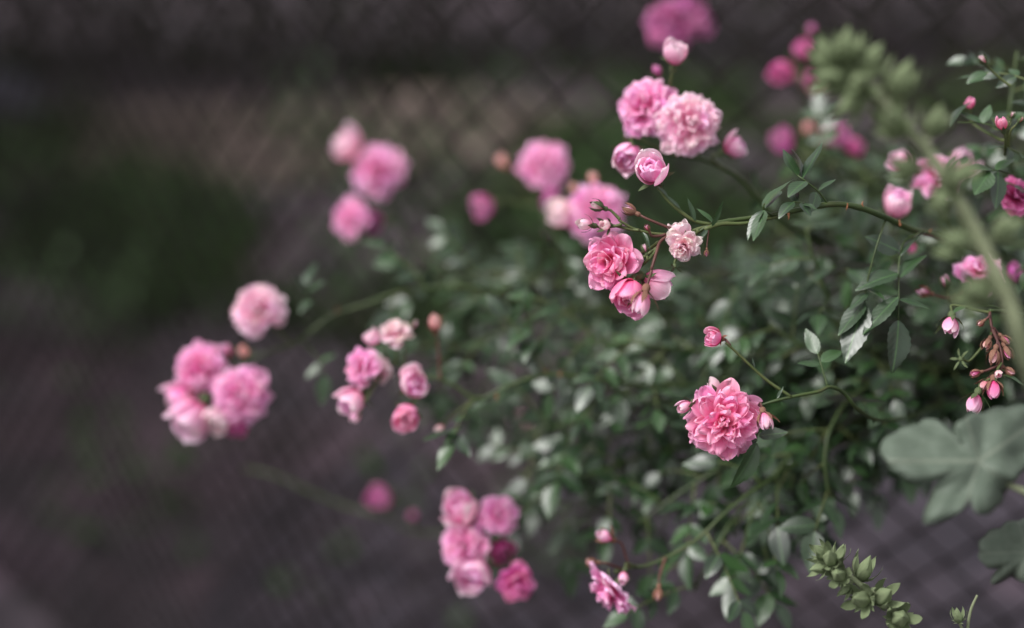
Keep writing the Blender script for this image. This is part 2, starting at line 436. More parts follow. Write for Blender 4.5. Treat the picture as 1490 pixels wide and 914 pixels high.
ROOT = Vector((0.52, 0.93, 0.0))
CANES = 'flowering canes of the pink climbing rose'
nroot = [0]
def rose_cane(label, path, r0=0.0008, r1=0.0021, leaves=0, lsize=0.017, start=0.12, end=0.85, seed=1, group=CANES, mat='cane', root=True, name='rose_cane', llen=(0.03, 0.05)):
    r = random.Random(seed)
    nroot[0] += 1; a = nroot[0] * 2.4; rr = 0.012 * math.sqrt(nroot[0])
    rt = ROOT + Vector((math.cos(a) * rr, math.sin(a) * rr, 0))
    t = thing(name, label, 'rose cane', rt, group)
    pts = [P(*q) for q in path]
    vis = list(pts)
    if root:
        e = pts[-1]
        pts += [e * 0.6 + rt * 0.4 + Vector((0.06, 0.0, 0.22 * e.z)), e * 0.2 + rt * 0.8 + Vector((0.03, 0, 0.12 * e.z)), rt - Vector((0, 0, 0.02))]
    stem('stem', pts, r0, r1, mat, t, seg=8, sub=6, wob=0.12, knots=0.16)
    if leaves:
        sp = spline(vis, 12)
        lens = [0]
        for i in range(1, len(sp)): lens.append(lens[-1] + (sp[i] - sp[i - 1]).length)
        for k in range(leaves):
            f = start + (end - start) * (k + r.uniform(0.1, 0.9)) / leaves
            i = min(range(len(sp)), key=lambda q: abs(lens[q] - f * lens[-1])); i = max(1, min(len(sp) - 2, i))
            tg = (sp[i - 1] - sp[i + 1]).normalized()
            s = tg.orthogonal().normalized(); s.rotate(Matrix.Rotation(k * 2.4 + r.uniform(-.6, .6), 3, tg))
            d = (tg * r.uniform(0.3, 0.8) + s * 1.0 + Vector((0, 0, r.uniform(-0.1, 0.35))))
            nrm = Vector((r.uniform(-0.5, 0.3), r.uniform(-0.6, 0.2), 1.0))
            leaf(t, sp[i], d, nrm, r.uniform(*llen), r, r.choice((2, 2, 3)), lsize * r.uniform(0.85, 1.15), r.uniform(0.2, 0.9))
    return t
def thorn(cane, px, py, d, dx, dy, L=0.003):
    p = P(px, py, d); q = p + D(dx, dy, 0.2) * L
    V, Fc = tube([p - D(dx, dy, 0.2) * 0.0006, p * 0.5 + q * 0.5 + D(-dy, dx, 0) * 0.0004, q], 0.0009, 0.0001, seg=6, sub=3)
    add('thorn', mesh_from('thorn', [v - p for v in V], Fc, 'thorn'), cane, Matrix.Translation(p))
def twig(cane, path, r0=0.0006, r1=0.0009, mat='pedicel_green', name='twig'):
    return stem(name, [P(*q) for q in path], r0, r1, mat, cane, seg=6, sub=5, wob=0.1)

# ================================================================== GROUND AND BACKGROUND
def gridmesh(name, x0, x1, y0, y1, nx, ny, mat, zf):
    xs = np.linspace(x0, x1, nx + 1); ys = np.linspace(y0, y1, ny + 1)
    V = [(x, y, zf(x, y)) for y in ys for x in xs]; m = nx + 1
    Fc = [(j * m + i, j * m + i + 1, (j + 1) * m + i + 1, (j + 1) * m + i) for j in range(ny) for i in range(nx)]
    return mesh_from(name, V, Fc, mat)
def patchy(name, cols, s1, s2, rough=0.95):
    """two noises: large patches of the given colours, mottled by a finer one"""
    m, t, b, r1 = noise_mat(name, cols, s1, rough, 0.01, 0.12)
    tc = N(t, 'ShaderNodeTexCoord'); nz = N(t, 'ShaderNodeTexNoise', Scale=s2, Detail=6.0, Roughness=0.7)
    t.links.new(tc.outputs['Object'], nz.inputs['Vector'])
    r2 = ramp(t, nz.outputs['Fac'], [(0.32, (0.35, 0.35, 0.38)), (0.5, (0.95, 0.95, 0.95)), (0.68, (1.7, 1.62, 1.65))])
    t.links.new(mixc(t, 'MULTIPLY', 1.0, r1.outputs[0], r2.outputs[0]), b.inputs['Base Color'])
patchy('ground', [(0.34, (0.026, 0.022, 0.023)), (0.44, (0.058, 0.041, 0.051)), (0.54, (0.038, 0.033, 0.038)), (0.64, (0.088, 0.061, 0.080))], 1.7, 5.0)
patchy('path', [(0.36, (0.024, 0.020, 0.025)), (0.46, (0.042, 0.033, 0.041)), (0.54, (0.035, 0.031, 0.039)), (0.63, (0.062, 0.046, 0.058))], 1.9, 6.0, 0.85)
patchy('dry_soil', [(0.32, (0.045, 0.033, 0.03)), (0.5, (0.085, 0.064, 0.058)), (0.68, (0.14, 0.11, 0.10))], 3.0, 6.0)
noise_mat('grass', [(0.35, (0.012, 0.022, 0.008)), (0.52, (0.028, 0.056, 0.014)), (0.68, (0.06, 0.06, 0.032))], 2.2, 0.6, 0, 0.3)
leaf_mat('weed_leaf', (0.018, 0.040, 0.012), (0.04, 0.082, 0.02), (0.05, 0.065, 0.036), 0.55, 0.3, 0.12, 0.05)
tag(add('ground', gridmesh('ground', -60, 60, -20, 90, 8, 8, 'ground', lambda x, y: 0.0)), kind='structure')
def edge_sheet(name, mat, outline, z):
    V = [(x, y, z) for x, y in outline]
    return tag(add(name, mesh_from(name, V, [tuple(range(len(V)))], mat, smooth=False)), kind='structure')
rb = random.Random(3)
low = [(-0.5 + i * 0.25, 1.62 + rb.uniform(-.06, .06)) for i in range(39)]
hi = [(9 - i * 0.25, 2.35 + min(3.2, 1.25 * max(0, 8.9 - i * 0.25)) + 0.25 * math.sin(i * 0.55) + rb.uniform(-.25, .25)) for i in range(39)]
edge_sheet('path', 'path', low + hi, 0.004)
soil = [(-0.85 + 1.35 * math.cos(a) * (1 + 0.22 * math.sin(3 * a + 1) + 0.12 * math.sin(9 * a)), 5.5 + 0.75 * math.sin(a) * (1 + 0.25 * math.sin(2 * a) + 0.14 * math.sin(7 * a))) for a in np.linspace(0, 6.283, 60)[:-1]]
edge_sheet('soil_patch', 'dry_soil', soil, 0.008)

def blades(name, n, fn, mat, label=None, h=(0.06, 0.16), seed=5):
    r = random.Random(seed); V = []; Fc = []
    k = 0
    while k < n:
        q = fn(r)
        if q is None: continue
        x, y = q; k += 1
        a = r.uniform(0, 6.28); hh = r.uniform(*h); wd = r.uniform(0.003, 0.006); ln = r.uniform(0.1, 0.7) * hh
        o = len(V); c, s = math.cos(a), math.sin(a); b_ = r.uniform(0, 6.28)
        V += [(x - c * wd, y - s * wd, 0), (x + c * wd, y + s * wd, 0),
              (x + c * wd * .8 + math.cos(b_) * ln * .4, y + s * wd * .8 + math.sin(b_) * ln * .4, hh * .6), (x - c * wd * .8 + math.cos(b_) * ln * .4, y - s * wd * .8 + math.sin(b_) * ln * .4, hh * .6),
              (x + math.cos(b_) * ln, y + math.sin(b_) * ln, hh)]
        Fc += [(o, o + 1, o + 2, o + 3), (o + 3, o + 2, o + 4)]
    return tag(add(name, mesh_from(name, V, Fc, mat)), label=label, kind='stuff')
def grass_spot(r):
    x, y = r.uniform(-4, 4), r.uniform(2.5, 6.8)
    v = noise.noise(Vector((x * 1.5, y * 1.5, 2.7))) + 0.35 * noise.noise(Vector((x * 5, y * 5, 0.4)))
    if ((x + 0.85) / 1.35) ** 2 + ((y - 5.5) / 0.75) ** 2 < 0.8: v -= 0.22
    edge = 2.9 - 0.25 * x
    if y < edge + 0.2: v -= 0.3 + 0.25 * (edge - y)
    return (x, y) if v > 0.05 + r.uniform(-.1, .1) else None
blades('grass', 42000, grass_spot, 'grass', 'patchy green grass between the bare earth and the dark hedge')

def hedge(name, label, x0, x1, y0, y1, z1, n, seed, side=False):
    r = random.Random(seed)
    t = thing(name, label, 'hedge', Vector(((x0 + x1) / 2, (y0 + y1) / 2, 0)) if not side else Vector((-(y0 + y1) / 2, (x0 + x1) / 2, 0)), 'dark hedges round the grass')
    V = []; Fc = []
    for _ in range(n):
        x = r.uniform(x0, x1); y = y0 + (y1 - y0) * r.random() ** 2.0; z = z1 * r.random() ** 0.9
        y += 1.1 * noise.noise(Vector((x * 0.9, 0.5, seed))) + 0.28 * noise.noise(Vector((x * 1.1, z * 1.4, seed))) + 0.1 * noise.noise(Vector((x * 4, z * 4, seed)))
        if z > z1 * (0.9 + 0.1 * noise.noise(Vector((x, y, 3)))): continue
        L = r.uniform(0.05, 0.1); a = Vector((r.uniform(-1, 1), r.uniform(-1, 1), r.uniform(-1, 0.6))).normalized()
        b_ = a.orthogonal().normalized(); b_.rotate(Matrix.Rotation(r.uniform(0, 6.28), 3, a))
        p = Vector((x, y, z)) if not side else Vector((-y, x, z)); o = len(V)
        V += [p, p + a * L * .5 + b_ * L * .3, p + a * L, p + a * L * .5 - b_ * L * .3]; Fc.append((o, o + 1, o + 2, o + 3))
    c = WM[t].translation
    add('foliage', mesh_from('hedge_foliage', [Vector(v) - c for v in V], Fc, 'hedge_leaf', smooth=False), t, WM[t])
    for k in range(int((x1 - x0) / 0.7)):
        x = x0 + 0.35 + k * 0.7 + r.uniform(-.15, .15); y = (y0 * .35 + y1 * .65)
        pts = [Vector((x, y, -0.05))]
        for q in range(4): pts.append(pts[-1] + Vector((r.uniform(-.12, .12), r.uniform(-.08, .08), z1 * .23)))
        if side: pts = [Vector((-p.y, p.x, p.z)) for p in pts]
        stem('trunk', pts, 0.035, 0.012, 'bark', t, seg=7, sub=3)
def weeds():
    r = random.Random(17); V = []; Fc = []; UV = []
    for _ in range(90):
        x = r.gauss(-0.35, 0.95); y = r.uniform(2.0, 5.6)
        if x > 0.15 * y or (y < 3.0 and r.random() < 0.65): continue
        h = r.uniform(0.08, 0.3); sp = r.uniform(0.05, 0.16)
        for k in range(r.randint(14, 40)):
            p = Vector((x + r.gauss(0, sp), y + r.gauss(0, sp), h * r.random()))
            L = r.uniform(0.03, 0.075); a = Vector((r.uniform(-1, 1), r.uniform(-1, 1), r.uniform(-.3, .7))).normalized()
            b_ = a.cross(Vector((r.uniform(-.4, .4), r.uniform(-.4, .4), 1))).normalized(); o = len(V); n_ = b_.cross(a) * L * 0.08
            V += [p, p + a * L * .5 + b_ * L * .3 + n_, p + a * L, p + a * L * .5 - b_ * L * .3 + n_]; UV += [(.5, 0), (1, .5), (.5, 1), (0, .5)]
            Fc += [(o, o + 1, o + 2), (o, o + 2, o + 3)]
    tag(add('weeds', mesh_from('weeds', V, Fc, 'weed_leaf', UV, smooth=False)), label='low leafy weeds scattered over the dark earth before the grass', kind='stuff')
weeds()
hedge('hedge', 'long dark clipped hedge at the back of the grass', -6.5, 6.5, 6.5, 8.2, 2.6, 42000, 4)
hedge('hedge', 'tall dark hedge added beside the view to shade the earth', 0.6, 6.9, 2.75, 4.3, 3.3, 32000, 9, side=True)  # added hedge, put in to block sky and sun from the earth there

# stone lying on the grass
def boulder(loc, s, seed, label):
    V = []; Fc = []; nu, nv = 14, 9
    for j in range(nv + 1):
        for i in range(nu):
            a = 2 * math.pi * i / nu; b_ = math.pi * j / nv
            v = Vector((math.cos(a) * math.sin(b_), math.sin(a) * math.sin(b_), math.cos(b_)))
            k = 1 + 0.28 * noise.noise(v * 1.4 + Vector((seed, 0, 0)))
            V.append((v.x * s[0] * k, v.y * s[1] * k, max(-0.25, v.z) * s[2] * k))
    for j in range(nv):
        for i in range(nu):
            Fc.append((j * nu + i, (j + 1) * nu + i, (j + 1) * nu + (i + 1) % nu, j * nu + (i + 1) % nu))
    tag(add('stone', mesh_from('stone', V, Fc, 'stone', smooth=False), None, Matrix.Translation(loc)), label, 'stone')
boulder(Vector((-2.05, 5.6, 0.03)), (0.2, 0.2, 0.24), 2, 'pale violet grey stone lying at the edge of the dark hedge')

# ------------------------------------------------------------------ chain-link fence
def fence():
    """slack mesh: square to the view behind the bush, then bending away from the path"""
    DX, DZ = 0.0525, 0.0495; top = 1.55
    pts = [Vector((1.15, 1.05 - 0.8 * math.tan(math.radians(15)), 0))]; dirs = []
    step = DX / 2; ang = 15.0
    while pts[-1].x > -1.35:
        x = pts[-1].x
        k = min(1, max(0, (0.16 - x) / 0.3)); k = k * k * (3 - 2 * k)
        ang = 15 + 33 * k
        d = Vector((-math.cos(math.radians(ang)), math.sin(math.radians(ang)), 0)); dirs.append(d)
        pts.append(pts[-1] + d * step)
    dirs.append(dirs[-1])
    t = thing('chain_link_fence', 'dark chain link fence standing behind the rose canes', 'fence', pts[len(pts) // 2])
    nseg = int((top - 0.03) / (DZ / 2)); mesh = {}
    for flip in (0, 1):
        vv = []
        for k in range(nseg + 1):
            odd = (k % 2) ^ flip
            vv.append(Vector(((DX / 2 + 0.002) if odd else 0.0, 0.002 * (1 if odd else -1), 0.03 + k * DZ / 2)))
        V, Fc = tube(vv, 0.0026, 0.0026, seg=5, sub=1)
        mesh[flip] = mesh_from('wire', V, Fc, 'wire')
    for i, (p, d) in enumerate(zip(pts[:-1], dirs)):
        add('wire', mesh[i % 2], t, Matrix.Translation(p) @ Matrix.Rotation(math.atan2(d.y, d.x), 4, 'Z'))
    for z in (0.05, 1.52):
        stem('tension_wire', [p + Vector((0, 0.005, z)) for p in pts[::6]], 0.0017, 0.0017, 'wire', t, seg=6, sub=2)
    for p in (pts[0] + Vector((0.03, 0, 0)), pts[-1] + dirs[-1] * 0.03):
        stem('post', [p + Vector((0, 0, z)) for z in (-0.1, 0.8, 1.62)], 0.022, 0.022, 'wire', t, seg=12, sub=1)
fence()

# ================================================================== FLOWERING ROSE CANES
R1 = random.Random(11)
# --- A: the sharp cane with prickles, buds and loose pink bloom
A = rose_cane('sharp prickly green cane ending in loose pink bloom, round half open bloom and green buds',
    [(1015, 338, .724), (1040, 325, .724), (1085, 318, .726), (1130, 312, .728), (1175, 303, .73), (1215, 297, .735), (1250, 302, .742), (1285, 315, .752), (1330, 335, .775), (1370, 345, .80), (1450, 372, .87), (1560, 430, .98)], 0.0009, 0.0026)
thorn(A, 1255, 301, .742, 0.1, 1); thorn(A, 1147, 312, .727, -0.1, -1); thorn(A, 1352, 340, .785, 0.5, 0.7); thorn(A, 1232, 298, .737, -0.2, -1, 0.003); thorn(A, 1310, 327, .76, -0.1, 1, 0.003)
twig(A, [(1130, 316, .727), (1085, 325, .724), (1050, 326, .722), (1025, 334, .72)], 0.0008, 0.0012)
twig(A, [(958, 272, .722), (970, 290, .722), (988, 306, .722), (1012, 322, .723), (1040, 327, .724)], 0.0007, 0.0010)
twig(A, [(900, 320, .718), (925, 334, .72), (962, 341, .722), (1000, 338, .724), (1030, 328, .724)], 0.0006, 0.0010)
twig(A, [(948, 392, .712), (955, 368, .715), (962, 350, .72), (985, 338, .723)], 0.0007, 0.0009, 'pedicel_red')
flower(A, 'open', 886, 382, .722, 92, (-0.55, -0.1, 0.8), 'rose', True, join=(958, 352, .722), seed=5)
flower(A, 'half', 918, 425, .715, 52, (-0.25, -0.65, 0.6), 'rose', True, join=(955, 365, .718), seed=15)
flower(A, 'half', 951, 412, .727, 46, (0.65, -0.35, -0.15), 'pink', True, join=(957, 360, .72), seed=25)
flower(A, 'half', 950, 251, .722, 50, (-0.35, 0.45, 0.75), 'pink', True, join=(962, 278, .722), seed=9)
flower(A, 'open', 993, 360, .716, 52, (-0.3, -0.5, 0.7), 'white', True, join=(1018, 336, .723), seed=31)
flower(A, 'half', 990, 338, .724, 30, (-0.25, 0.7, 0.2), 'white', True, join=(1016, 334, .723), seed=8)
flower(A, 'bud', 934, 440, .706, 33, (-0.3, -0.9, 0.25), 'pale', join=(948, 394, .712), red=True)
flower(A, 'green', 870, 300, .716, 19, (-0.8, 0.25, 0.3), 'white', join=(902, 319, .718))
flower(A, 'bud', 852, 326, .716, 22, (-0.85, 0.15, 0.4), 'white', join=(905, 326, .718), seed=3)
flower(A, 'bud', 881, 327, .712, 20, (-0.5, 0.0, 0.8), 'white', join=(930, 335, .719), seed=4)
flower(A, 'green', 917, 306, .724, 19, (-0.85, 0.45, -0.2), 'pale', join=(985, 334, .724), red=True)
flower(A, 'green', 942, 332, .716, 10, (-0.4, 0.6, 0.4), 'rose', join=(968, 341, .722), red=True)
flower(A, 'green', 1028, 368, .722, 9, (-0.1, -1, 0.2), 'rose', join=(1032, 332, .723), red=True, pr=0.0003)
flower(A, 'spent', 981, 393, .72, 17, (-0.1, -0.9, 0.2), 'pink', join=(990, 370, .722))
flower(A, 'green', 938, 362, .714, 12, (-0.3, 0.85, 0.1), 'pale', join=(958, 358, .718))
for q in (((1012, 322, .722, 1000, 288, .72), (0.3, 0.2, 0.8)), ((1040, 326, .723, 1018, 300, .72), (0, 0.6, 0.7)), ((1036, 330, .72, 1052, 292, .718), (0.5, 0.3, 0.6)), ((1030, 332, .72, 1018, 350, .716), (0.1, 0.5, 0.8)),
          ((972, 286, .72, 958, 268, .718), (0.4, 0.5, 0.8)), ((990, 304, .72, 970, 282, .718), (0.6, 0.4, 0.6)), ((935, 338, .72, 948, 362, .716), (0.2, .3, .9))):
    leaflet(A, P(*q[0][:3]), P(*q[0][3:]), D(*q[1]), R1, 0.45).name = 'bract'
explicit_leaf(A, [(1125, 314, .726), (1112, 306, .722), (1112, 296, .72)],
    [(1112, 300, .72, 1146, 250, .725, (-0.75, 0.45, 0.35), 0.75), (1112, 306, .72, 1097, 352, .71, (-0.6, 0.3, 0.6), 0.8), (1112, 305, .722, 1081, 343, .716, (-0.6, 0.5, 0.5), 0.7), (1114, 303, .722, 1132, 268, .735, (-0.5, 0.6, 0.4), 0.9)], R1)
explicit_leaf(A, [(1205, 298, .733), (1192, 280, .73), (1170, 262, .728), (1160, 255, .73)],
    [(1168, 259, .728, 1198, 208, .735, (-0.8, 0.4, 0.35), 0.8), (1160, 256, .73, 1138, 218, .74, (0.5, 0.5, 0.6), 1.0), (1164, 257, .73, 1166, 212, .745, (0.8, 0.1, 0.5), 0.7), (1190, 278, .73, 1213, 257, .728, (-0.4, 0.75, 0.4), 0.9), (1188, 280, .728, 1184, 306, .72, (0.5, 0.5, 0.6), 1.1), (1172, 264, .726, 1146, 280, .715, (-0.3, 0.6, 0.6), 1.0)], R1)
explicit_leaf(A, [(1180, 303, .73), (1168, 296, .722), (1155, 294, .718)],
    [(1155, 294, .718, 1132, 312, .71, (-0.2, 0.7, 0.6), 0.9), (1165, 295, .72, 1180, 316, .712, (0.3, 0.5, 0.7), 0.9), (1160, 294, .72, 1150, 272, .728, (-.5, .3, .7), 0.9), (1168, 297, .72, 1190, 302, .715, (0.0, 0.8, 0.5), 0.8)], R1)
explicit_leaf(A, [(1340, 338, .775), (1316, 352, .765), (1308, 385, .755), (1308, 430, .75), (1307, 466, .748)],
    [(1310, 372, .757, 1339, 325, .77, (-0.8, 0.35, 0.4), 0.75), (1309, 366, .757, 1264, 343, .75, (0.1, 0.1, 0.95), 0.95), (1308, 405, .753, 1346, 362, .76, (-0.55, 0.6, 0.5), 0.8), (1307, 398, .753, 1245, 414, .745, (0.1, 0.75, 0.6), 0.8), (1308, 436, .75, 1354, 446, .745, (0.1, 0.8, 0.5), 0.75), (1307, 432, .75, 1253, 482, .74, (-0.5, 0.5, 0.6), 0.7), (1307, 466, .748, 1306, 543, .74, (0.35, 0.1, 0.9), 1.0)], R1)
explicit_leaf(A, [(1290, 317, .755), (1275, 360, .75), (1262, 410, .75), (1258, 440, .75)],
    [(1258, 438, .75, 1220, 490, .745, (-0.75, 0.15, 0.6), 0.9), (1260, 420, .75, 1290, 432, .745, (0.2, 0.8, 0.5), 0.8), (1262, 425, .75, 1236, 452, .745, (-0.4, 0.6, 0.6), 0.8), (1258, 442, .75, 1228, 526, .74, (-0.4, 0.3, 0.85), 0.85)], R1)

# --- B: the full bloom by itself on a thin side cane
B = rose_cane('thin green cane carrying one full ruffled bright pink bloom in crisp focus with small buds',
    [(1095, 600, .735), (1110, 589, .735), (1150, 578, .735), (1190, 570, .738), (1208, 563, .742), (1228, 572, .748), (1250, 597, .757), (1285, 612, .80), (1340, 600, .87), (1440, 560, .96), (1570, 530, 1.02)], 0.0007, 0.0016)
flower(B, 'full', 1052, 612, .725, 112, (-0.22, 0.02, 0.95), 'rose', True, join=(1098, 598, .735), seed=77)
flower(B, 'bud', 996, 591, .728, 23, (-0.75, -0.3, 0.4), 'pale', join=(1090, 592, .737))
flower(B, 'bud', 1114, 612, .718, 25, (0.15, -0.8, 0.5), 'pale', join=(1104, 592, .733), red=True)
flower(B, 'bud', 1040, 563, .738, 24, (-0.55, 0.75, -0.1), 'white', join=(1098, 588, .737))
twig(B, [(1056, 499, .728), (1072, 513, .73), (1092, 532, .732), (1118, 555, .734), (1152, 578, .735)], 0.0006, 0.0009)
flower(B, 'half', 1040, 491, .727, 27, (-0.75, 0.15, 0.5), 'rose', True, join=(1062, 503, .729), red=True)
for q in (((1092, 594, .73, 1092, 566, .73), (0.6, 0, 0.8)), ((1098, 536, .73, 1095, 520, .73), (0.5, 0, 0.8)), ((1130, 580, .73, 1140, 562, .73), (0.2, 0.6, 0.8))):
    leaflet(B, P(*q[0][:3]), P(*q[0][3:]), D(*q[1]), R1, 0.45).name = 'bract'
explicit_leaf(B, [(1105, 595, .733), (1104, 622, .735), (1100, 640, .735)],
    [(1104, 634, .735, 1147, 630, .73, (0.1, 0.75, 0.7), 1.15), (1102, 645, .735, 1073, 712, .722, (0.7, 0.15, 0.65), 0.85), (1102, 640, .737, 1070, 655, .745, (0, 0.6, 0.7), 0.8)], R1)
explicit_leaf(B, [(1205, 565, .742), (1196, 535, .745), (1190, 515, .748)],
    [(1190, 515, .748, 1172, 478, .755, (-0.4, 0.6, 0.6), 0.9), (1195, 530, .746, 1160, 530, .745, (0, 0.8, 0.5), 0.9), (1194, 527, .746, 1228, 505, .75, (-0.2, 0.6, 0.7), 0.9)], R1)

# --- C: the two pale full blooms
C = rose_cane('cane topped by two full pale pink blooms side by side with opening buds',
    [(985, 225, .83), (1030, 235, .84), (1075, 258, .85), (1105, 290, .86), (1165, 340, .88), (1260, 370, .93), (1400, 410, 1.0), (1570, 470, 1.08)], 0.0011, 0.003, leaves=7, seed=31, start=0.3)
flower(C, 'full', 1004, 179, .80, 96, (0.05, 0.05, 0.95), 'pale', True, join=(1022, 233, .84), seed=2)
flower(C, 'full', 934, 155, .815, 92, (-0.6, 0.1, 0.7), 'pink', True, join=(985, 226, .83), seed=12)
flower(C, 'half', 914, 226, .79, 46, (-0.2, -0.5, 0.75), 'pink', join=(985, 228, .83))
flower(C, 'half', 983, 81, .80, 38, (0.1, 0.75, 0.5), 'pale', join=(975, 150, .83))
twig(C, [(975, 152, .835), (978, 190, .838), (990, 226, .832)])
flower(C, 'half', 1066, 216, .83, 34, (0.5, 0.2, 0.2), 'pink', join=(1060, 250, .847))
flower(C, 'bud', 957, 105, .84, 18, (-0.2, 0.8, 0.2), 'mauve', join=(975, 152, .835))

# --- far canes at the top
T = rose_cane('blurred cane behind the pale pair, topped by one round mauve pink bloom',
    [(985, 60, 1.10), (1010, 130, 1.10), (1060, 220, 1.12), (1150, 300, 1.15), (1320, 380, 1.17), (1560, 470, 1.18)], leaves=4, seed=41, start=.4)
flower(T, 'full', 973, 32, 1.08, 78, (-0.3, 0.1, 0.9), 'mauve', join=(988, 70, 1.10))
flower(T, 'half', 1020, 38, 1.10, 34, (0.6, 0.1, 0.5), 'mauve', join=(992, 80, 1.10))
flower(T, 'half', 1000, 12, 1.10, 34, (0.3, 0.7, 0.5), 'mauve', join=(988, 70, 1.10))
U = rose_cane('blurred cane holding small shade darkened magenta blooms beside the fuzzy green stalk',
    [(1168, 110, 1.06), (1185, 170, 1.07), (1220, 250, 1.09), (1300, 330, 1.12), (1420, 400, 1.14), (1570, 470, 1.16)], leaves=4, seed=43, start=.35)
flower(U, 'half', 1166, 74, 1.05, 30, (0.2, 0.3, 0.8), 'deep', join=(1170, 118, 1.06))
flower(U, 'half', 1139, 104, 1.04, 35, (-0.5, -0.3, 0.7), 'deep', join=(1170, 125, 1.06))
flower(U, 'half', 1180, 118, 1.07, 40, (0.4, -0.3, 0.6), 'deep', join=(1172, 130, 1.07))
flower(U, 'bud', 1179, 46, 1.05, 18, (0.1, 0.9, 0.2), 'mauve', join=(1170, 112, 1.06))
V_ = rose_cane('blurred cane with a row of shade darkened mauve buds above the crisp green cane',
    [(1185, 232, 1.04), (1215, 262, 1.06), (1290, 330, 1.1), (1420, 410, 1.13), (1570, 480, 1.15)], leaves=4, seed=44, start=.3)
flower(V_, 'half', 1141, 206, 1.04, 36, (-0.6, 0.3, 0.5), 'mauve', join=(1184, 234, 1.04))
flower(V_, 'bud', 1176, 188, 1.05, 20, (-0.1, 0.9, 0.2), 'peach', join=(1185, 234, 1.04))
flower(V_, 'half', 1210, 200, 1.05, 42, (0.3, 0.3, 0.7), 'mauve', join=(1190, 238, 1.045))
flower(V_, 'half', 1240, 216, 1.05, 26, (0.6, 0.2, 0.4), 'deep', join=(1205, 252, 1.05))

E = rose_cane('blurred cane with a big pink bloom right behind the crisp green buds',
    [(880, 345, .95), (930, 375, .96), (1000, 400, .98), (1120, 420, 1.0), (1300, 440, 1.05), (1570, 490, 1.1)], leaves=10, seed=51, start=.1)
flower(E, 'full', 866, 308, .93, 92, (-0.15, 0.15, 0.9), 'pink', join=(885, 347, .95))
flower(E, 'half', 820, 310, .94, 42, (-0.8, 0.2, 0.4), 'white', join=(875, 345, .95))
flower(E, 'bud', 863, 262, .95, 19, (0, 0.9, 0.2), 'peach', join=(882, 340, .955))
flower(E, 'bud', 835, 276, .96, 17, (-0.4, 0.8, 0.2), 'peach', join=(878, 342, .955))
Fc_ = rose_cane('blurred cane with one round pink bloom and three buds hanging round it',
    [(780, 285, 1.06), (800, 330, 1.05), (850, 380, 1.04), (950, 415, 1.04), (1120, 440, 1.06), (1320, 460, 1.1), (1570, 500, 1.13)], leaves=10, seed=52, start=.12)
flower(Fc_, 'full', 787, 238, 1.04, 78, (-0.25, 0.2, 0.85), 'pink', join=(782, 288, 1.06))
flower(Fc_, 'bud', 732, 237, 1.06, 22, (-0.6, 0.7, 0.2), 'peach', join=(778, 292, 1.06))
flower(Fc_, 'half', 705, 298, 1.05, 36, (-0.7, -0.2, 0.5), 'mauve', join=(785, 300, 1.055))
flower(Fc_, 'half', 803, 285, 1.04, 30, (0.2, -0.5, 0.7), 'mauve', join=(796, 322, 1.05))
G_ = rose_cane('far reaching blurred cane with two joined pale blooms above a single darker one',
    [(560, 285, 1.10), (590, 340, 1.10), (660, 400, 1.09), (780, 440, 1.08), (950, 460, 1.08), (1200, 480, 1.1), (1570, 510, 1.14)], leaves=12, seed=53, start=.2)
flower(G_, 'full', 550, 244, 1.08, 82, (-0.05, 0.25, 0.9), 'pink', join=(562, 290, 1.10))
flower(G_, 'half', 508, 214, 1.09, 46, (-0.6, 0.5, 0.4), 'pale', join=(560, 290, 1.10))
flower(G_, 'full', 505, 317, 1.07, 62, (-0.5, 0.1, 0.8), 'pink', join=(575, 320, 1.10), squash=.8)
flower(G_, 'half', 535, 324, 1.09, 34, (0.5, -0.2, 0.5), 'mauve', join=(575, 320, 1.10))

Hc = rose_cane('reaching cane with a heavy bunch of pink blooms and a single one above',
    [(355, 530, .945), (390, 512, .945), (430, 500, .94), (480, 462, .94), (540, 440, .94), (600, 422, .945), (700, 420, .95), (850, 450, .96), (1050, 470, .98), (1300, 480, 1.03), (1570, 510, 1.08)], leaves=12, seed=54, start=.12, end=.95)
flower(Hc, 'full', 372, 447, .92, 80, (-0.2, 0.35, 0.85), 'pale', join=(425, 502, .94), seed=6)
flower(Hc, 'full', 282, 538, .92, 86, (-0.5, 0.2, 0.8), 'pink', join=(360, 528, .945), seed=7)
flower(Hc, 'full', 350, 574, .90, 86, (0.1, 0.05, 0.95), 'pink', join=(358, 530, .945), seed=8)
flower(Hc, 'half', 282, 604, .91, 60, (-0.4, -0.7, 0.5), 'pale', join=(350, 540, .945))
flower(Hc, 'half', 268, 578, .92, 48, (-0.7, -0.4, 0.4), 'pink', join=(350, 540, .945))
flower(Hc, 'half', 316, 606, .91, 38, (-0.1, -0.6, 0.7), 'white', join=(350, 540, .945))
flower(Hc, 'half', 340, 616, .93, 36, (0.1, -0.8, 0.2), 'deep', join=(352, 545, .95))
flower(Hc, 'bud', 329, 511, .93, 20, (-0.3, 0.8, 0.3), 'pink', join=(358, 530, .945))
flower(Hc, 'bud', 355, 512, .925, 20, (0.0, 0.5, 0.8), 'peach', join=(365, 526, .945))
thorn(Hc, 492, 455, .94, 0, 1, .005)
explicit_leaf(Hc, [(480, 462, .94), (455, 440, .93), (445, 415, .92)],
    [(445, 415, .92, 455, 375, .93, (-.5, .5, .6), .9), (447, 425, .92, 470, 405, .92, (0, .8, .5), .9), (447, 425, .92, 425, 400, .91, (-.2, .7, .6), .9), (452, 437, .93, 435, 452, .92, (-.2, .6, .7), .9)], R1)
explicit_leaf(Hc, [(440, 497, .94), (462, 520, .935), (472, 545, .93)],
    [(472, 545, .93, 468, 590, .925, (.3, .3, .8), 1.), (466, 528, .933, 486, 512, .93, (0, .8, .5), .9), (465, 530, .933, 445, 552, .93, (-.3, .5, .8), .9)], R1)

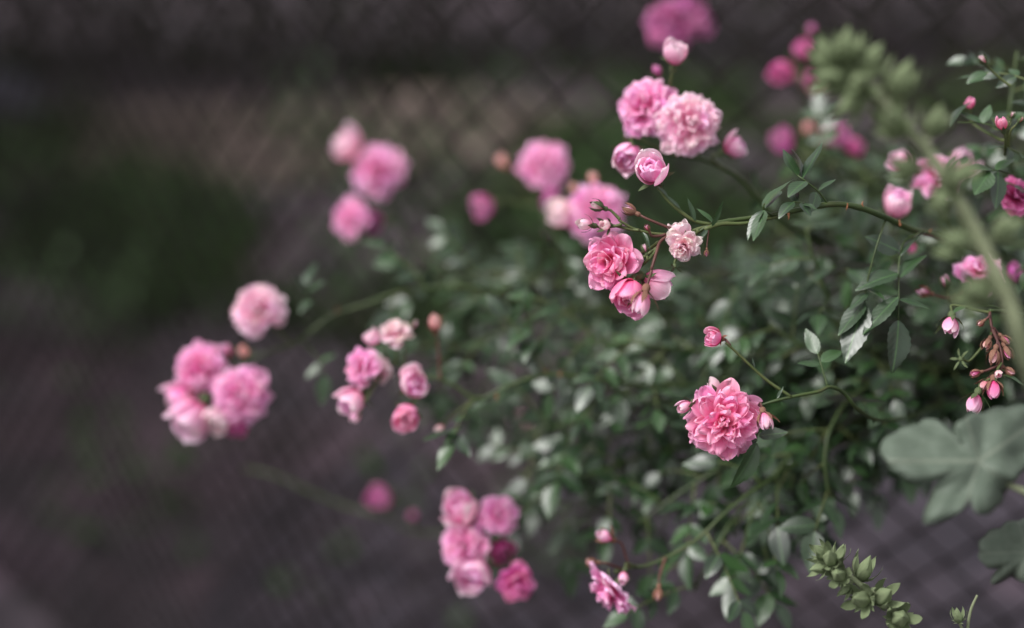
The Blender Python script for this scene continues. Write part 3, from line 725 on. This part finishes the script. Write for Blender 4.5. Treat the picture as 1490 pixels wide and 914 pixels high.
I_ = rose_cane('arching cane with a tumbling cluster of small pink blooms, ragged white bloom and peach buds',
    [(560, 525, .862), (610, 545, .86), (650, 555, .858), (695, 580, .86), (740, 561, .86), (800, 545, .865), (870, 553, .875), (960, 562, .89), (1100, 560, .92), (1300, 560, .98), (1570, 545, 1.05)], leaves=13, seed=55, start=.1, end=.9)
flower(I_, 'full', 521, 533, .842, 60, (-0.6, 0.15, 0.7), 'pink', join=(562, 527, .862), squash=.9)
flower(I_, 'half', 515, 582, .845, 42, (-0.6, -0.5, 0.5), 'pink', join=(562, 530, .862))
flower(I_, 'open', 573, 482, .852, 56, (-0.1, 0.7, 0.4), 'white', join=(575, 530, .86))
flower(I_, 'half', 543, 492, .85, 24, (-0.5, 0.6, 0.4), 'pale', join=(565, 526, .862))
flower(I_, 'open', 556, 536, .86, 46, (0.7, 0.1, -0.6), 'white', join=(540, 536, .855))
flower(I_, 'half', 601, 559, .84, 42, (0.3, 0.2, 0.8), 'pink', join=(612, 546, .86))
flower(I_, 'half', 592, 605, .838, 40, (-0.1, -0.3, 0.9), 'rose', join=(620, 548, .86))
flower(I_, 'bud', 632, 471, .85, 23, (-0.1, 0.7, 0.5), 'peach', join=(640, 552, .858), red=True)
flower(I_, 'bud', 518, 604, .84, 18, (-0.5, -0.8, 0.2), 'pale', join=(562, 535, .862))
flower(I_, 'bud', 640, 624, .85, 17, (-0.4, -0.4, 0.5), 'white', join=(690, 580, .86))
flower(I_, 'green', 601, 473, .856, 14, (0.4, 0.7, 0.2), 'pale', join=(590, 538, .86))
thorn(I_, 795, 545, .865, 0, 1, .004); thorn(I_, 815, 547, .866, .2, 1, .003); thorn(I_, 722, 574, .86, 0, -1, .004)
explicit_leaf(I_, [(700, 582, .86), (685, 600, .85), (672, 618, .845)],
    [(672, 620, .845, 645, 640, .83, (-.4, .7, .5), .7), (685, 598, .85, 706, 580, .85, (-.3, .7, .5), .7), (680, 605, .85, 660, 610, .84, (0, .8, .5), .8)], R1)

J_ = rose_cane('low hanging cane with four bunched pink blooms and one darker bloom below them',
    [(718, 770, .90), (760, 745, .90), (800, 715, .90), (860, 690, .90), (950, 660, .92), (1080, 630, .95), (1300, 590, 1.0), (1570, 555, 1.07)], leaves=12, seed=56, start=.12)
flower(J_, 'half', 673, 741, .88, 54, (-0.4, 0.4, 0.7), 'pink', join=(718, 772, .90))
flower(J_, 'full', 726, 749, .875, 60, (0.1, 0.25, 0.9), 'pink', join=(722, 772, .90), squash=.9)
flower(J_, 'full', 672, 795, .875, 74, (-0.35, 0.1, 0.9), 'pink', join=(718, 775, .90), seed=3)
flower(J_, 'half', 690, 832, .88, 58, (-0.2, -0.4, 0.8), 'pink', join=(718, 778, .90))
flower(J_, 'open', 752, 850, .87, 58, (0.0, -0.2, 0.9), 'deep', join=(735, 790, .90), seed=9)
flower(J_, 'half', 727, 800, .90, 36, (0.4, -0.3, 0.5), 'deep', join=(720, 778, .90))
flower(J_, 'bud', 733, 835, .9, 14, (-0.4, -0.6, 0.4), 'mauve', join=(735, 790, .90))

K_ = rose_cane('lowest cane with one bloom seen from the side facing down and two small pink buds',
    [(893, 832, .81), (915, 826, .81), (950, 820, .812), (1010, 788, .815), (1060, 742, .82), (1110, 705, .83), (1190, 660, .86), (1330, 610, .94), (1570, 560, 1.04)], 0.0007, 0.0016, leaves=9, seed=57, start=.12, end=.75)
flower(K_, 'open', 882, 864, .79, 84, (-0.66, -0.58, 0.22), 'pink', join=(895, 832, .81), squash=.8, seed=14)
flower(K_, 'bud', 881, 780, .80, 23, (-0.7, 0.4, 0.4), 'pale', join=(915, 826, .81), red=True)
flower(K_, 'bud', 907, 840, .79, 20, (-0.2, -0.5, 0.7), 'pale', join=(925, 824, .81))
flower(K_, 'green', 958, 864, .80, 17, (-0.1, -0.9, 0.3), 'peach', join=(968, 812, .812), red=True)
flower(K_, 'green', 861, 818, .80, 15, (-0.9, 0.1, 0.2), 'peach', join=(905, 828, .81), red=True)

X1 = rose_cane('very blurred low cane with one small pale pink bloom hanging over the path',
    [(560, 750, 1.12), (610, 775, 1.12), (700, 765, 1.12), (850, 730, 1.12), (1100, 660, 1.12), (1570, 570, 1.15)], leaves=6, seed=58, start=.1)
twig(X1, [(355, 682, 1.15), (400, 692, 1.14), (490, 732, 1.13), (560, 752, 1.12)], 0.0008, 0.0011, 'cane')
flower(X1, 'half', 555, 725, 1.12, 34, (-0.4, 0.2, 0.7), 'mauve', join=(565, 752, 1.12), squash=1.1)
flower(X1, 'bud', 600, 750, 1.1, 16, (0, .6, .6), 'mauve', join=(610, 775, 1.12))
X2 = rose_cane('blurred short cane with a lone dull pink bud deep among the leaves',
    [(775, 640, 1.10), (850, 660, 1.1), (1000, 640, 1.1), (1250, 600, 1.12), (1570, 560, 1.15)], leaves=9, seed=59, start=.05)
flower(X2, 'half', 760, 608, 1.08, 32, (-0.3, 0.3, 0.8), 'pale', join=(777, 640, 1.10))

# --- canes at the right edge
Q1 = rose_cane('cane behind the fuzzy stalk with a pink cup shaped bloom and a wide pale one',
    [(1315, 335, .86), (1335, 350, .865), (1400, 380, .89), (1480, 410, .93), (1570, 440, .97)], leaves=4, seed=61, start=.3)
flower(Q1, 'half', 1305, 300, .84, 42, (0.05, 0.75, 0.5), 'pink', join=(1316, 337, .86), squash=1.2)
flower(Q1, 'full', 1362, 250, .86, 74, (-0.1, 0.5, 0.75), 'pink', join=(1380, 330, .88), squash=.8)
twig(Q1, [(1380, 330, .88), (1395, 355, .885), (1420, 388, .90)])
flower(Q1, 'half', 1312, 236, .86, 30, (-0.7, 0.3, 0.4), 'pale', join=(1380, 330, .88))
flower(Q1, 'half', 1400, 240, .87, 40, (0.4, 0.6, 0.4), 'pink', join=(1385, 330, .88))
flower(Q1, 'bud', 1328, 360, .85, 14, (-.2, -.8, .3), 'deep', join=(1325, 343, .862))
Q2 = rose_cane('cane with a bright pink bloom half hidden by the pale stalk and grey brown buds',
    [(1400, 425, .81), (1430, 440, .82), (1480, 450, .85), (1570, 470, .93)], leaves=3, seed=62, start=.4)
flower(Q2, 'open', 1426, 392, .80, 66, (-0.1, 0.5, 0.75), 'pink', join=(1432, 440, .82), seed=21)
flower(Q2, 'half', 1474, 398, .82, 26, (0.3, 0.4, 0.6), 'mauve', join=(1440, 440, .825))
flower(Q2, 'green', 1345, 425, .78, 20, (-0.85, 0.2, 0.4), 'pale', join=(1402, 427, .81), red=True)
flower(Q2, 'green', 1376, 411, .79, 19, (-0.3, 0.85, 0.3), 'pale', join=(1402, 427, .81))
Q3 = rose_cane('cane with drooping reddish stalks and pale pointed buds above the big lobed leaf',
    [(1440, 452, .745), (1470, 455, .76), (1520, 470, .80), (1580, 500, .9)], 0.0009, 0.003, leaves=0, seed=63)
twig(Q3, [(1450, 552, .735), (1458, 530, .735), (1455, 505, .737), (1444, 480, .74), (1440, 454, .745)], 0.0006, 0.0008, 'pedicel_red')
flower(Q3, 'bud', 1383, 474, .738, 30, (-0.25, -0.7, 0.55), 'pale', join=(1440, 455, .745))
flower(Q3, 'spent', 1394, 522, .738, 20, (-0.8, 0.1, 0.5), 'white', join=(1446, 480, .74))
flower(Q3, 'bud', 1418, 587, .732, 29, (-0.35, -0.8, 0.3), 'pale', join=(1450, 548, .735), seed=5)
flower(Q3, 'bud', 1446, 566, .73, 25, (-0.1, -0.85, 0.4), 'rose', join=(1452, 540, .735), red=True)
flower(Q3, 'bud', 1453, 544, .727, 15, (-0.2, -0.3, 0.8), 'white', join=(1457, 528, .735))
flower(Q3, 'green', 1420, 543, .734, 14, (-0.9, -0.2, 0.2), 'rose', join=(1455, 530, .735), red=True)
flower(Q3, 'green', 1446, 518, .735, 21, (-0.3, -0.8, 0.3), 'peach', join=(1445, 480, .74), red=True)
flower(Q3, 'green', 1463, 494, .74, 15, (0.5, -0.5, 0.3), 'rose', join=(1446, 478, .74), red=True)
flower(Q3, 'green', 1436, 500, .738, 17, (-0.5, -0.7, 0.4), 'peach', join=(1444, 476, .74), red=True)
flower(Q3, 'green', 1466, 512, .738, 18, (0.3, -0.8, 0.4), 'rose', join=(1450, 490, .74), red=True)
flower(Q3, 'bud', 1432, 560, .736, 17, (-0.6, -0.6, 0.4), 'peach', join=(1453, 540, .735), red=True)
flower(Q3, 'green', 1468, 540, .738, 15, (0.6, -0.5, 0.4), 'peach', join=(1456, 520, .736), red=True)
flower(Q3, 'green', 1428, 470, .735, 11, (-0.7, -0.5, 0.3), 'peach', join=(1440, 456, .745), red=True)
explicit_leaf(Q3, [(1470, 455, .76), (1440, 445, .75), (1400, 448, .745)], [(1405, 447, .745, 1385, 452, .74, (0, .8, .5), .6), (1460, 545, .735, 1495, 556, .735, (0, .8, .5), .5)], R1)
Q4 = rose_cane('slender upright cane in the upper corner with tiny round leaves and a tight rosy bud',
    [(1500, 55, .77), (1502, 120, .765), (1500, 200, .765), (1504, 270, .775), (1530, 370, .82), (1590, 470, .93)], 0.0005, 0.0018, leaves=13, lsize=0.0115, seed=64, start=0.02, end=.6, llen=(0.018, 0.03))
flower(Q4, 'bud', 1458, 180, .742, 22, (-0.35, 0.6, 0.6), 'rose', join=(1462, 225, .762))
flower(Q4, 'half', 1412, 152, .78, 16, (-0.2, 0.7, 0.4), 'rose', join=(1466, 205, .765))
flower(Q4, 'green', 1430, 87, .76, 15, (-0.6, 0.5, 0.4), 'white', join=(1471, 125, .765))
flower(Q4, 'green', 1473, 168, .75, 10, (0.2, 0.8, 0.4), 'white', join=(1467, 215, .763)); flower(Q4, 'green', 1484, 175, .75, 10, (0.5, 0.7, 0.4), 'peach', join=(1468, 215, .763))
explicit_leaf(Q4, [(1475, 255, .772), (1452, 248, .762), (1430, 250, .757)],
    [(1440, 250, .758, 1418, 285, .75, (-.3, .5, .8), 1.2), (1450, 248, .76, 1475, 225, .765, (-.4, .7, .5), 1.0), (1452, 250, .76, 1455, 300, .75, (.3, .5, .8), .9), (1445, 248, .76, 1405, 240, .755, (0, .8, .5), .8)], R1)
explicit_leaf(Q4, [(1468, 190, .765), (1430, 180, .765), (1392, 178, .765)],
    [(1382, 184, .765, 1409, 140, .77, (-.8, .35, .4), .6), (1430, 180, .765, 1395, 160, .77, (0, .8, .5), .9), (1430, 180, .765, 1440, 150, .77, (-.3, .7, .5), .9)], R1)
Q5 = rose_cane('cane at the edge with one magenta bloom on a dark crossing stalk',
    [(1485, 320, .79), (1510, 350, .80), (1560, 420, .86), (1600, 500, .95)], leaves=2, seed=65, start=.2, end=.5)
flower(Q5, 'open', 1482, 282, .78, 60, (0.2, 0.3, 0.8), 'deep', join=(1490, 325, .79), seed=33)

# --- leafy canes without flowers
GREEN = 'leafy flowerless canes inside the rose'
LBL = ['leafy flowerless cane whose tip spreads beside the peach bud of the tumbling cluster',
    'leafy flowerless cane passing below the big blurred bloom behind the green buds',
    'leafy flowerless cane running just under the prickles of the arching cane',
    'leafy flowerless cane reaching out above the low bunch of four pink blooms',
    'leafy flowerless cane hanging between the crisp full bloom and the sideways facing bloom',
    'leafy flowerless cane drooping lowest of all, beside a small orange bud',
    'short leafy flowerless cane dangling below the bend of the full bloom\'s cane',
    'leafy flowerless cane starting beside the small rosy bud on a long thin stalk',
    'upright flowerless cane rising to just under the prickly green cane',
    'leafy flowerless cane crossing below the pale bud that hangs from the prickly cane',
    'leafy flowerless cane running along below the crisp prickly cane',
    'leafy flowerless cane behind the bright pink cup shaped bloom',
    'blurred leafy flowerless cane directly behind the crisp full bloom',
    'blurred leafy flowerless cane behind the arching cane, above the lone dull pink bud',
    'leafy flowerless cane hanging before the fence wires next to the short bud stalk',
    'leafy flowerless cane ending behind the pale side bud of the full bloom',
    'leafy flowerless cane fanning out above the tumbling cluster, towards the single round bloom',
    'leafy flowerless cane hanging between the low bunch of blooms and the tiny pale bud',
    'leafy flowerless cane filling the gap under the full bloom and its drooping leaf',
    'flowerless cane with small dark leaves behind the tight rosy corner bud',
    'blurred leafy flowerless cane behind the fuzzy stalk, under the shade darkened mauve buds',
    'flowerless cane with dark leaves around the bloom half hidden by the pale stalk',
    'leafy flowerless cane between the prickly cane and the upright cane under it']
LC = [
    ([(640, 520, .97), (740, 480, .96), (860, 445, .96), (1000, 440, .98), (1150, 450, 1.0), (1350, 450, 1.05), (1570, 480, 1.1)], 19),
    ([(660, 400, 1.02), (760, 400, 1.0), (880, 430, 1.0), (1020, 470, 1.0), (1180, 490, 1.02), (1380, 490, 1.06), (1570, 500, 1.1)], 18),
    ([(770, 630, .92), (860, 610, .92), (960, 590, .93), (1080, 540, .94), (1200, 500, .96), (1370, 490, 1.0), (1570, 500, 1.06)], 19),
    ([(760, 690, .95), (850, 650, .94), (960, 620, .95), (1090, 600, .96), (1230, 580, .98), (1400, 560, 1.02), (1570, 545, 1.07)], 19),
    ([(930, 760, .87), (1000, 710, .87), (1070, 670, .87), (1150, 640, .88), (1250, 620, .9), (1400, 590, .97), (1570, 560, 1.05)], 15),
    ([(1010, 860, .85), (1040, 800, .85), (1080, 740, .86), (1140, 690, .87), (1220, 640, .89), (1370, 600, .96), (1570, 560, 1.04)], 13),
    ([(1205, 720, .82), (1200, 660, .82), (1215, 610, .83), (1250, 570, .85), (1330, 540, .89), (1570, 520, 1.02)], 10),
    ([(1120, 470, .86), (1160, 500, .86), (1210, 520, .87), (1280, 530, .89), (1400, 530, .95), (1570, 520, 1.03)], 12),
    ([(1172, 330, .84), (1182, 370, .84), (1200, 420, .85), (1215, 470, .86), (1260, 510, .88), (1370, 520, .95), (1570, 515, 1.03)], 11),
    ([(830, 500, .88), (920, 500, .88), (1010, 510, .89), (1110, 520, .9), (1230, 530, .92), (1400, 530, .98), (1570, 520, 1.05)], 16),
    ([(1060, 420, .9), (1130, 400, .9), (1210, 400, .91), (1300, 420, .93), (1420, 450, .98), (1570, 480, 1.05)], 12),
    ([(1270, 250, 1.0), (1290, 300, 1.0), (1330, 360, 1.01), (1420, 420, 1.04), (1570, 480, 1.1)], 9),
    ([(1000, 620, 1.05), (1080, 560, 1.05), (1180, 520, 1.06), (1350, 500, 1.08), (1570, 500, 1.12)], 13),
    ([(700, 560, 1.06), (800, 540, 1.05), (920, 530, 1.05), (1100, 520, 1.06), (1300, 510, 1.09), (1570, 510, 1.13)], 15),
    ([(1150, 780, .9), (1160, 720, .9), (1190, 660, .91), (1260, 610, .94), (1390, 570, .99), (1570, 550, 1.06)], 10),
    ([(880, 560, .9), (950, 585, .9), (1020, 585, .9), (1110, 560, .91), (1230, 550, .93), (1570, 530, 1.05)], 12),
    ([(600, 400, 1.0), (680, 420, .99), (770, 440, .98), (900, 470, .98), (1100, 490, 1.0), (1570, 510, 1.1)], 14),
    ([(800, 760, .93), (860, 720, .93), (940, 690, .93), (1050, 650, .94), (1200, 610, .96), (1570, 560, 1.07)], 13),
    ([(1080, 800, .84), (1095, 750, .84), (1120, 700, .845), (1170, 650, .86), (1260, 610, .9), (1570, 555, 1.04)], 11),
    ([(1480, 75, .84), (1474, 120, .84), (1468, 180, .84), (1470, 240, .86), (1500, 340, .9), (1580, 460, 1.0)], 11, 0.0125),
    ([(1160, 215, .98), (1230, 240, .97), (1300, 280, .97), (1400, 340, 1.0), (1580, 460, 1.08)], 11),
    ([(1360, 320, .88), (1390, 360, .88), (1440, 410, .9), (1500, 440, .93), (1580, 480, 1.0)], 9),
    ([(1080, 360, .95), (1140, 370, .95), (1230, 390, .96), (1340, 420, .98), (1570, 480, 1.07)], 11),
]
for i, (pth, n, *sz) in enumerate(LC):
    rose_cane(LBL[i], pth, leaves=int(n * 2.0), seed=200 + i, start=0.0, end=0.8, group=GREEN, lsize=sz[0] if sz else 0.0182, llen=(0.018, 0.03) if sz else (0.03, 0.05))
explicit_leaf(bpy.data.objects['rose_cane'], [(780, 520, .88), (772, 480, .87), (770, 450, .865)],
    [(770, 455, .865, 762, 420, .86, (-.5, .4, .7), .8), (771, 465, .866, 800, 452, .86, (0, .8, .5), .8), (772, 480, .867, 735, 500, .85, (-.2, .75, .6), .8), (772, 490, .868, 760, 520, .85, (-.3, .6, .7), .9), (774, 500, .87, 775, 548, .86, (-.5, .4, .7), .8)], R1)

# ================================================================== MALLOW (hollyhock-like plants in front)
MALLOW = 'pale green flower stalks in front of the rose'
def mallow_bud(parent, px, py, d, dpx, face, seed):
    r = random.Random(seed); R = dpx / 2 / F_ * d; f = D(*face)
    M = axis_matrix(P(px, py, d), f, r.uniform(0, 6.28), R)
    V = []; Fc = []; seg = 20; nz = 9
    for j in range(nz + 1):
        s = j / nz
        q = math.sin(math.pi * (0.12 + 0.88 * s) ** 0.75) ** 0.9 if s < 1 else 0.02
        for k in range(seg):
            a = 2 * math.pi * k / seg
            rr = q * (1 + 0.13 * math.cos(5 * a) * math.sin(math.pi * s)) * 0.66
            V.append((rr * math.cos(a), rr * math.sin(a), -1.0 + 2.6 * s))
    for j in range(nz):
        for k in range(seg):
            a, b_ = j * seg + k, j * seg + (k + 1) % seg; Fc.append((a, b_, b_ + seg, a + seg))
    Fc.append(tuple(range(seg))[::-1])
    part = add('bud', mesh_from('bud', V, Fc, 'mallow_bud'), parent, M)
    for k in range(5):
        pv, pf, _, _, _ = petal(2.9, 0.56, 70, -26 + r.uniform(-6, 24), 0.8, 0.0, 0.05, r, 6, 4, r0=0.12, z0=-0.98, az=k * 2 * math.pi / 5 + r.uniform(-.15, .15), tip=0.9)
        add('sepal', mesh_from('sepal', pv, pf, 'mallow_bud'), part, M)
    for k in range(5):
        pv, pf, _, _, _ = petal(1.25, 0.3, 80, 40 + r.uniform(-20, 40), 0.5, 0.0, 0.08, r, 5, 4, r0=0.15, z0=-1.02, az=k * 2 * math.pi / 5 + 0.6, tip=0.9)
        add('bract', mesh_from('bract', pv, pf, 'mallow_bud'), part, M)
    return part, M @ Vector((0, 0, -1.0))
def big_leaf(parent, outline, centre, d0, slope, base, pet, seed):
    """lobed leaf from its outline; slope = metres of depth per pixel to the right / upwards"""
    c = centre; rings = 7; V = []; UV = []; n = len(outline)
    pts = []
    for i in range(n):                                   # refine the outline with crenate teeth
        a, b_ = Vector(outline[i]), Vector(outline[(i + 1) % n])
        for k in range(4):
            q = a.lerp(b_, k / 4); o = (q - Vector(c)); q = q + o.normalized() * (3.2 if k == 2 else (-2.4 if k == 0 else 1.2)); pts.append(q)
    n = len(pts)
    for j in range(1, rings + 1):
        s = j / rings
        for q in pts:
            x = c[0] + (q.x - c[0]) * s; y = c[1] + (q.y - c[1]) * s
            a = math.atan2(q.y - c[1], q.x - c[0])
            dep = d0 + slope[0] * (x - c[0]) + slope[1] * (c[1] - y) + 0.005 * math.cos(5 * a + 1) * s * s + 0.006 * s ** 4 * (1 if q.y > c[1] else 0.3) + 0.006 * noise.noise(Vector((x * .03, y * .03, seed)))
            V.append(P(x, y, dep)); UV.append((0.5 + 0.45 * s * math.cos(2.5 * a), s))
    V.append(P(c[0], c[1], d0)); UV.append((0.5, 0))
    Fc = [(j * n + i, j * n + (i + 1) % n, (j + 1) * n + (i + 1) % n, (j + 1) * n + i) for j in range(rings - 1) for i in range(n)]
    Fc += [(len(V) - 1, (i + 1) % n, i) for i in range(n)]
    o = P(c[0], c[1], d0)
    Fc = [f[::-1] for f in Fc]
    part = add('leaf', mesh_from('leaf', [v - o for v in V], Fc, 'mallow_leaf', UV), parent, Matrix.Translation(o))
    m_ = part.modifiers.new('thickness', 'SOLIDIFY'); m_.thickness = 0.0005
    stem('petiole', [P(*q) for q in pet], 0.0011, 0.0018, 'mallow_stem', part, seg=8, sub=5)
    return part

MR = P(1590, 640, .63); MR.z = 0
M1 = thing('mallow_plant', 'tall fuzzy pale green flower stalk with plump buds and broad lobed leaves, out of focus', 'plant', MR, MALLOW)
st = [(1222, 92, 0.580), (1262, 128, 0.577), (1305, 172, 0.575), (1350, 222, 0.573), (1385, 275, 0.571), (1415, 330, 0.569), (1445, 390, 0.567), (1468, 440, 0.567), (1485, 500, 0.567), (1520, 600, 0.585), (1570, 760, .61)]
stem('stem', [P(*q) for q in st] + [MR + Vector((0, 0, 0.3)), MR + Vector((0, 0, -0.02))], 0.0019, 0.0046, 'mallow_stem', M1, seg=10, sub=6, wob=.1)
r = random.Random(8)
for i, (x, y, d, s, fc) in enumerate([
    (1204, 80, 0.575, 34, (-.6, .6, .4)), (1232, 70, 0.575, 34, (0, .9, .3)), (1262, 92, 0.580, 38, (.5, .7, .3)), (1208, 112, 0.570, 36, (-.8, -.1, .5)), (1250, 122, 0.567, 40, (-.1, .1, .9)),
    (1240, 150, 0.570, 36, (-.7, -.4, .5)), (1308, 120, 0.580, 40, (.4, .8, .2)), (1300, 178, 0.565, 48, (-.4, .3, .8)), (1360, 180, 0.580, 38, (.3, .9, .2)), (1318, 245, 0.570, 40, (-.7, .3, .5)),
    (1395, 255, 0.565, 42, (.5, .5, .6)), (1370, 288, 0.560, 36, (-.3, -.4, .8)), (1392, 352, 0.560, 44, (-.8, .1, .5)), (1462, 338, 0.575, 42, (.7, .5, .3)), (1420, 425, 0.555, 50, (-.6, .1, .7))]):
    b_, base = mallow_bud(M1, x, y, d, s * (1.2 if i < 7 else 1.0), fc, 300 + i)
    j = min((P(*q) for q in [tuple(a + (b2 - a) * k / 6 for a, b2 in zip(st[m2], st[m2 + 1])) for m2 in range(9) for k in range(6)]), key=lambda p: (p - base).length)
    stem('stalk', [base, (base + j) / 2 + Vector((0, 0, -.002)), j], 0.0012, 0.0015, 'mallow_stem', b_, seg=7, sub=3)
big_leaf(M1, [(1466, 704), (1461, 718), (1451, 739), (1424, 752), (1411, 728), (1390, 750), (1343, 766), (1350, 730), (1366, 692), (1332, 704), (1308, 692), (1290, 672), (1279, 650), (1300, 630), (1334, 617), (1359, 608), (1384, 630), (1401, 608), (1430, 600), (1465, 592), (1500, 590), (1522, 618), (1508, 660), (1484, 690)],
         (1425, 672), .635, (0.00004, 0.0002), None, [(1436, 684, .640), (1466, 704, .636), (1490, 715, .633), (1530, 740, .63), (1562, 790, .605)], 3)
big_leaf(M1, [(1510, 850), (1470, 838), (1440, 852), (1452, 828), (1430, 822), (1423, 800), (1432, 780), (1455, 768), (1480, 757), (1520, 752), (1560, 780), (1570, 820), (1545, 835)],
         (1495, 805), .66, (0.00003, 0.00018), None, [(1515, 812, .664), (1545, 828, .66), (1560, 835, .64), (1566, 830, .608)], 5)
MR2 = P(1345, 980, .727); MR2.z = 0
M2 = thing('mallow_plant', 'short pale green bud stalk in crisp focus before the fence wires', 'plant', MR2, MALLOW)
st = [(1202, 806, .718), (1225, 828, .718), (1250, 850, .718), (1275, 868, .719), (1300, 890, .72), (1325, 925, .722), (1345, 980, .727)]
stem('stem', [P(*q) for q in st] + [MR2 + Vector((0, 0, z)) for z in (.72, .6, .4, .2, -.02)], 0.0011, 0.0035, 'mallow_stem', M2, seg=10, sub=6, wob=.1)
for i, (x, y, d, s, fc) in enumerate([
    (1194, 803, .716, 20, (-.6, .6, .5)), (1208, 812, .708, 26, (-.2, .5, .8)), (1222, 806, .722, 18, (.3, .9, .2)), (1192, 826, .712, 20, (-.9, -.1, .5)), (1220, 836, .708, 27, (-.3, .2, .9)), (1257, 830, .722, 28, (.3, .9, .3)),
    (1252, 872, .712, 32, (-.5, .2, .8)), (1285, 868, .716, 30, (.2, .5, .8)), (1310, 900, .714, 32, (-.1, .3, .9)), (1230, 858, .715, 16, (-.6, -.4, .5))]):
    b_, base = mallow_bud(M2, x, y, d, s * 1.15, fc, 400 + i)
    j = min((P(*q) for q in [tuple(a + (b2 - a) * k / 6 for a, b2 in zip(st[m2], st[m2 + 1])) for m2 in range(6) for k in range(6)]), key=lambda p: (p - base).length)
    stem('stalk', [base, (base + j) / 2 + Vector((0, 0, -.001)), j], 0.0008, 0.001, 'mallow_stem', b_, seg=7, sub=3)
MR3 = P(1412, 1000, .735); MR3.z = 0
M3 = thing('mallow_plant', 'tip of a young pale green shoot with one pointed leaf beside the short bud stalk', 'plant', MR3, MALLOW)
stem('stem', [P(1422, 866, .73), P(1412, 890, .73), P(1408, 925, .731), P(1412, 1000, .735)] + [MR3 + Vector((0, 0, z)) for z in (.72, .6, .4, .2, -.02)], 0.0006, 0.002, 'mallow_stem', M3, seg=8, sub=5)
b_, base = mallow_bud(M3, 1394, 897, .728, 18, (-.2, .95, .2), 501)
stem('stalk', [base, P(1400, 915, .73), P(1408, 930, .731)], 0.0007, 0.0009, 'mallow_stem', b_, seg=7, sub=3)
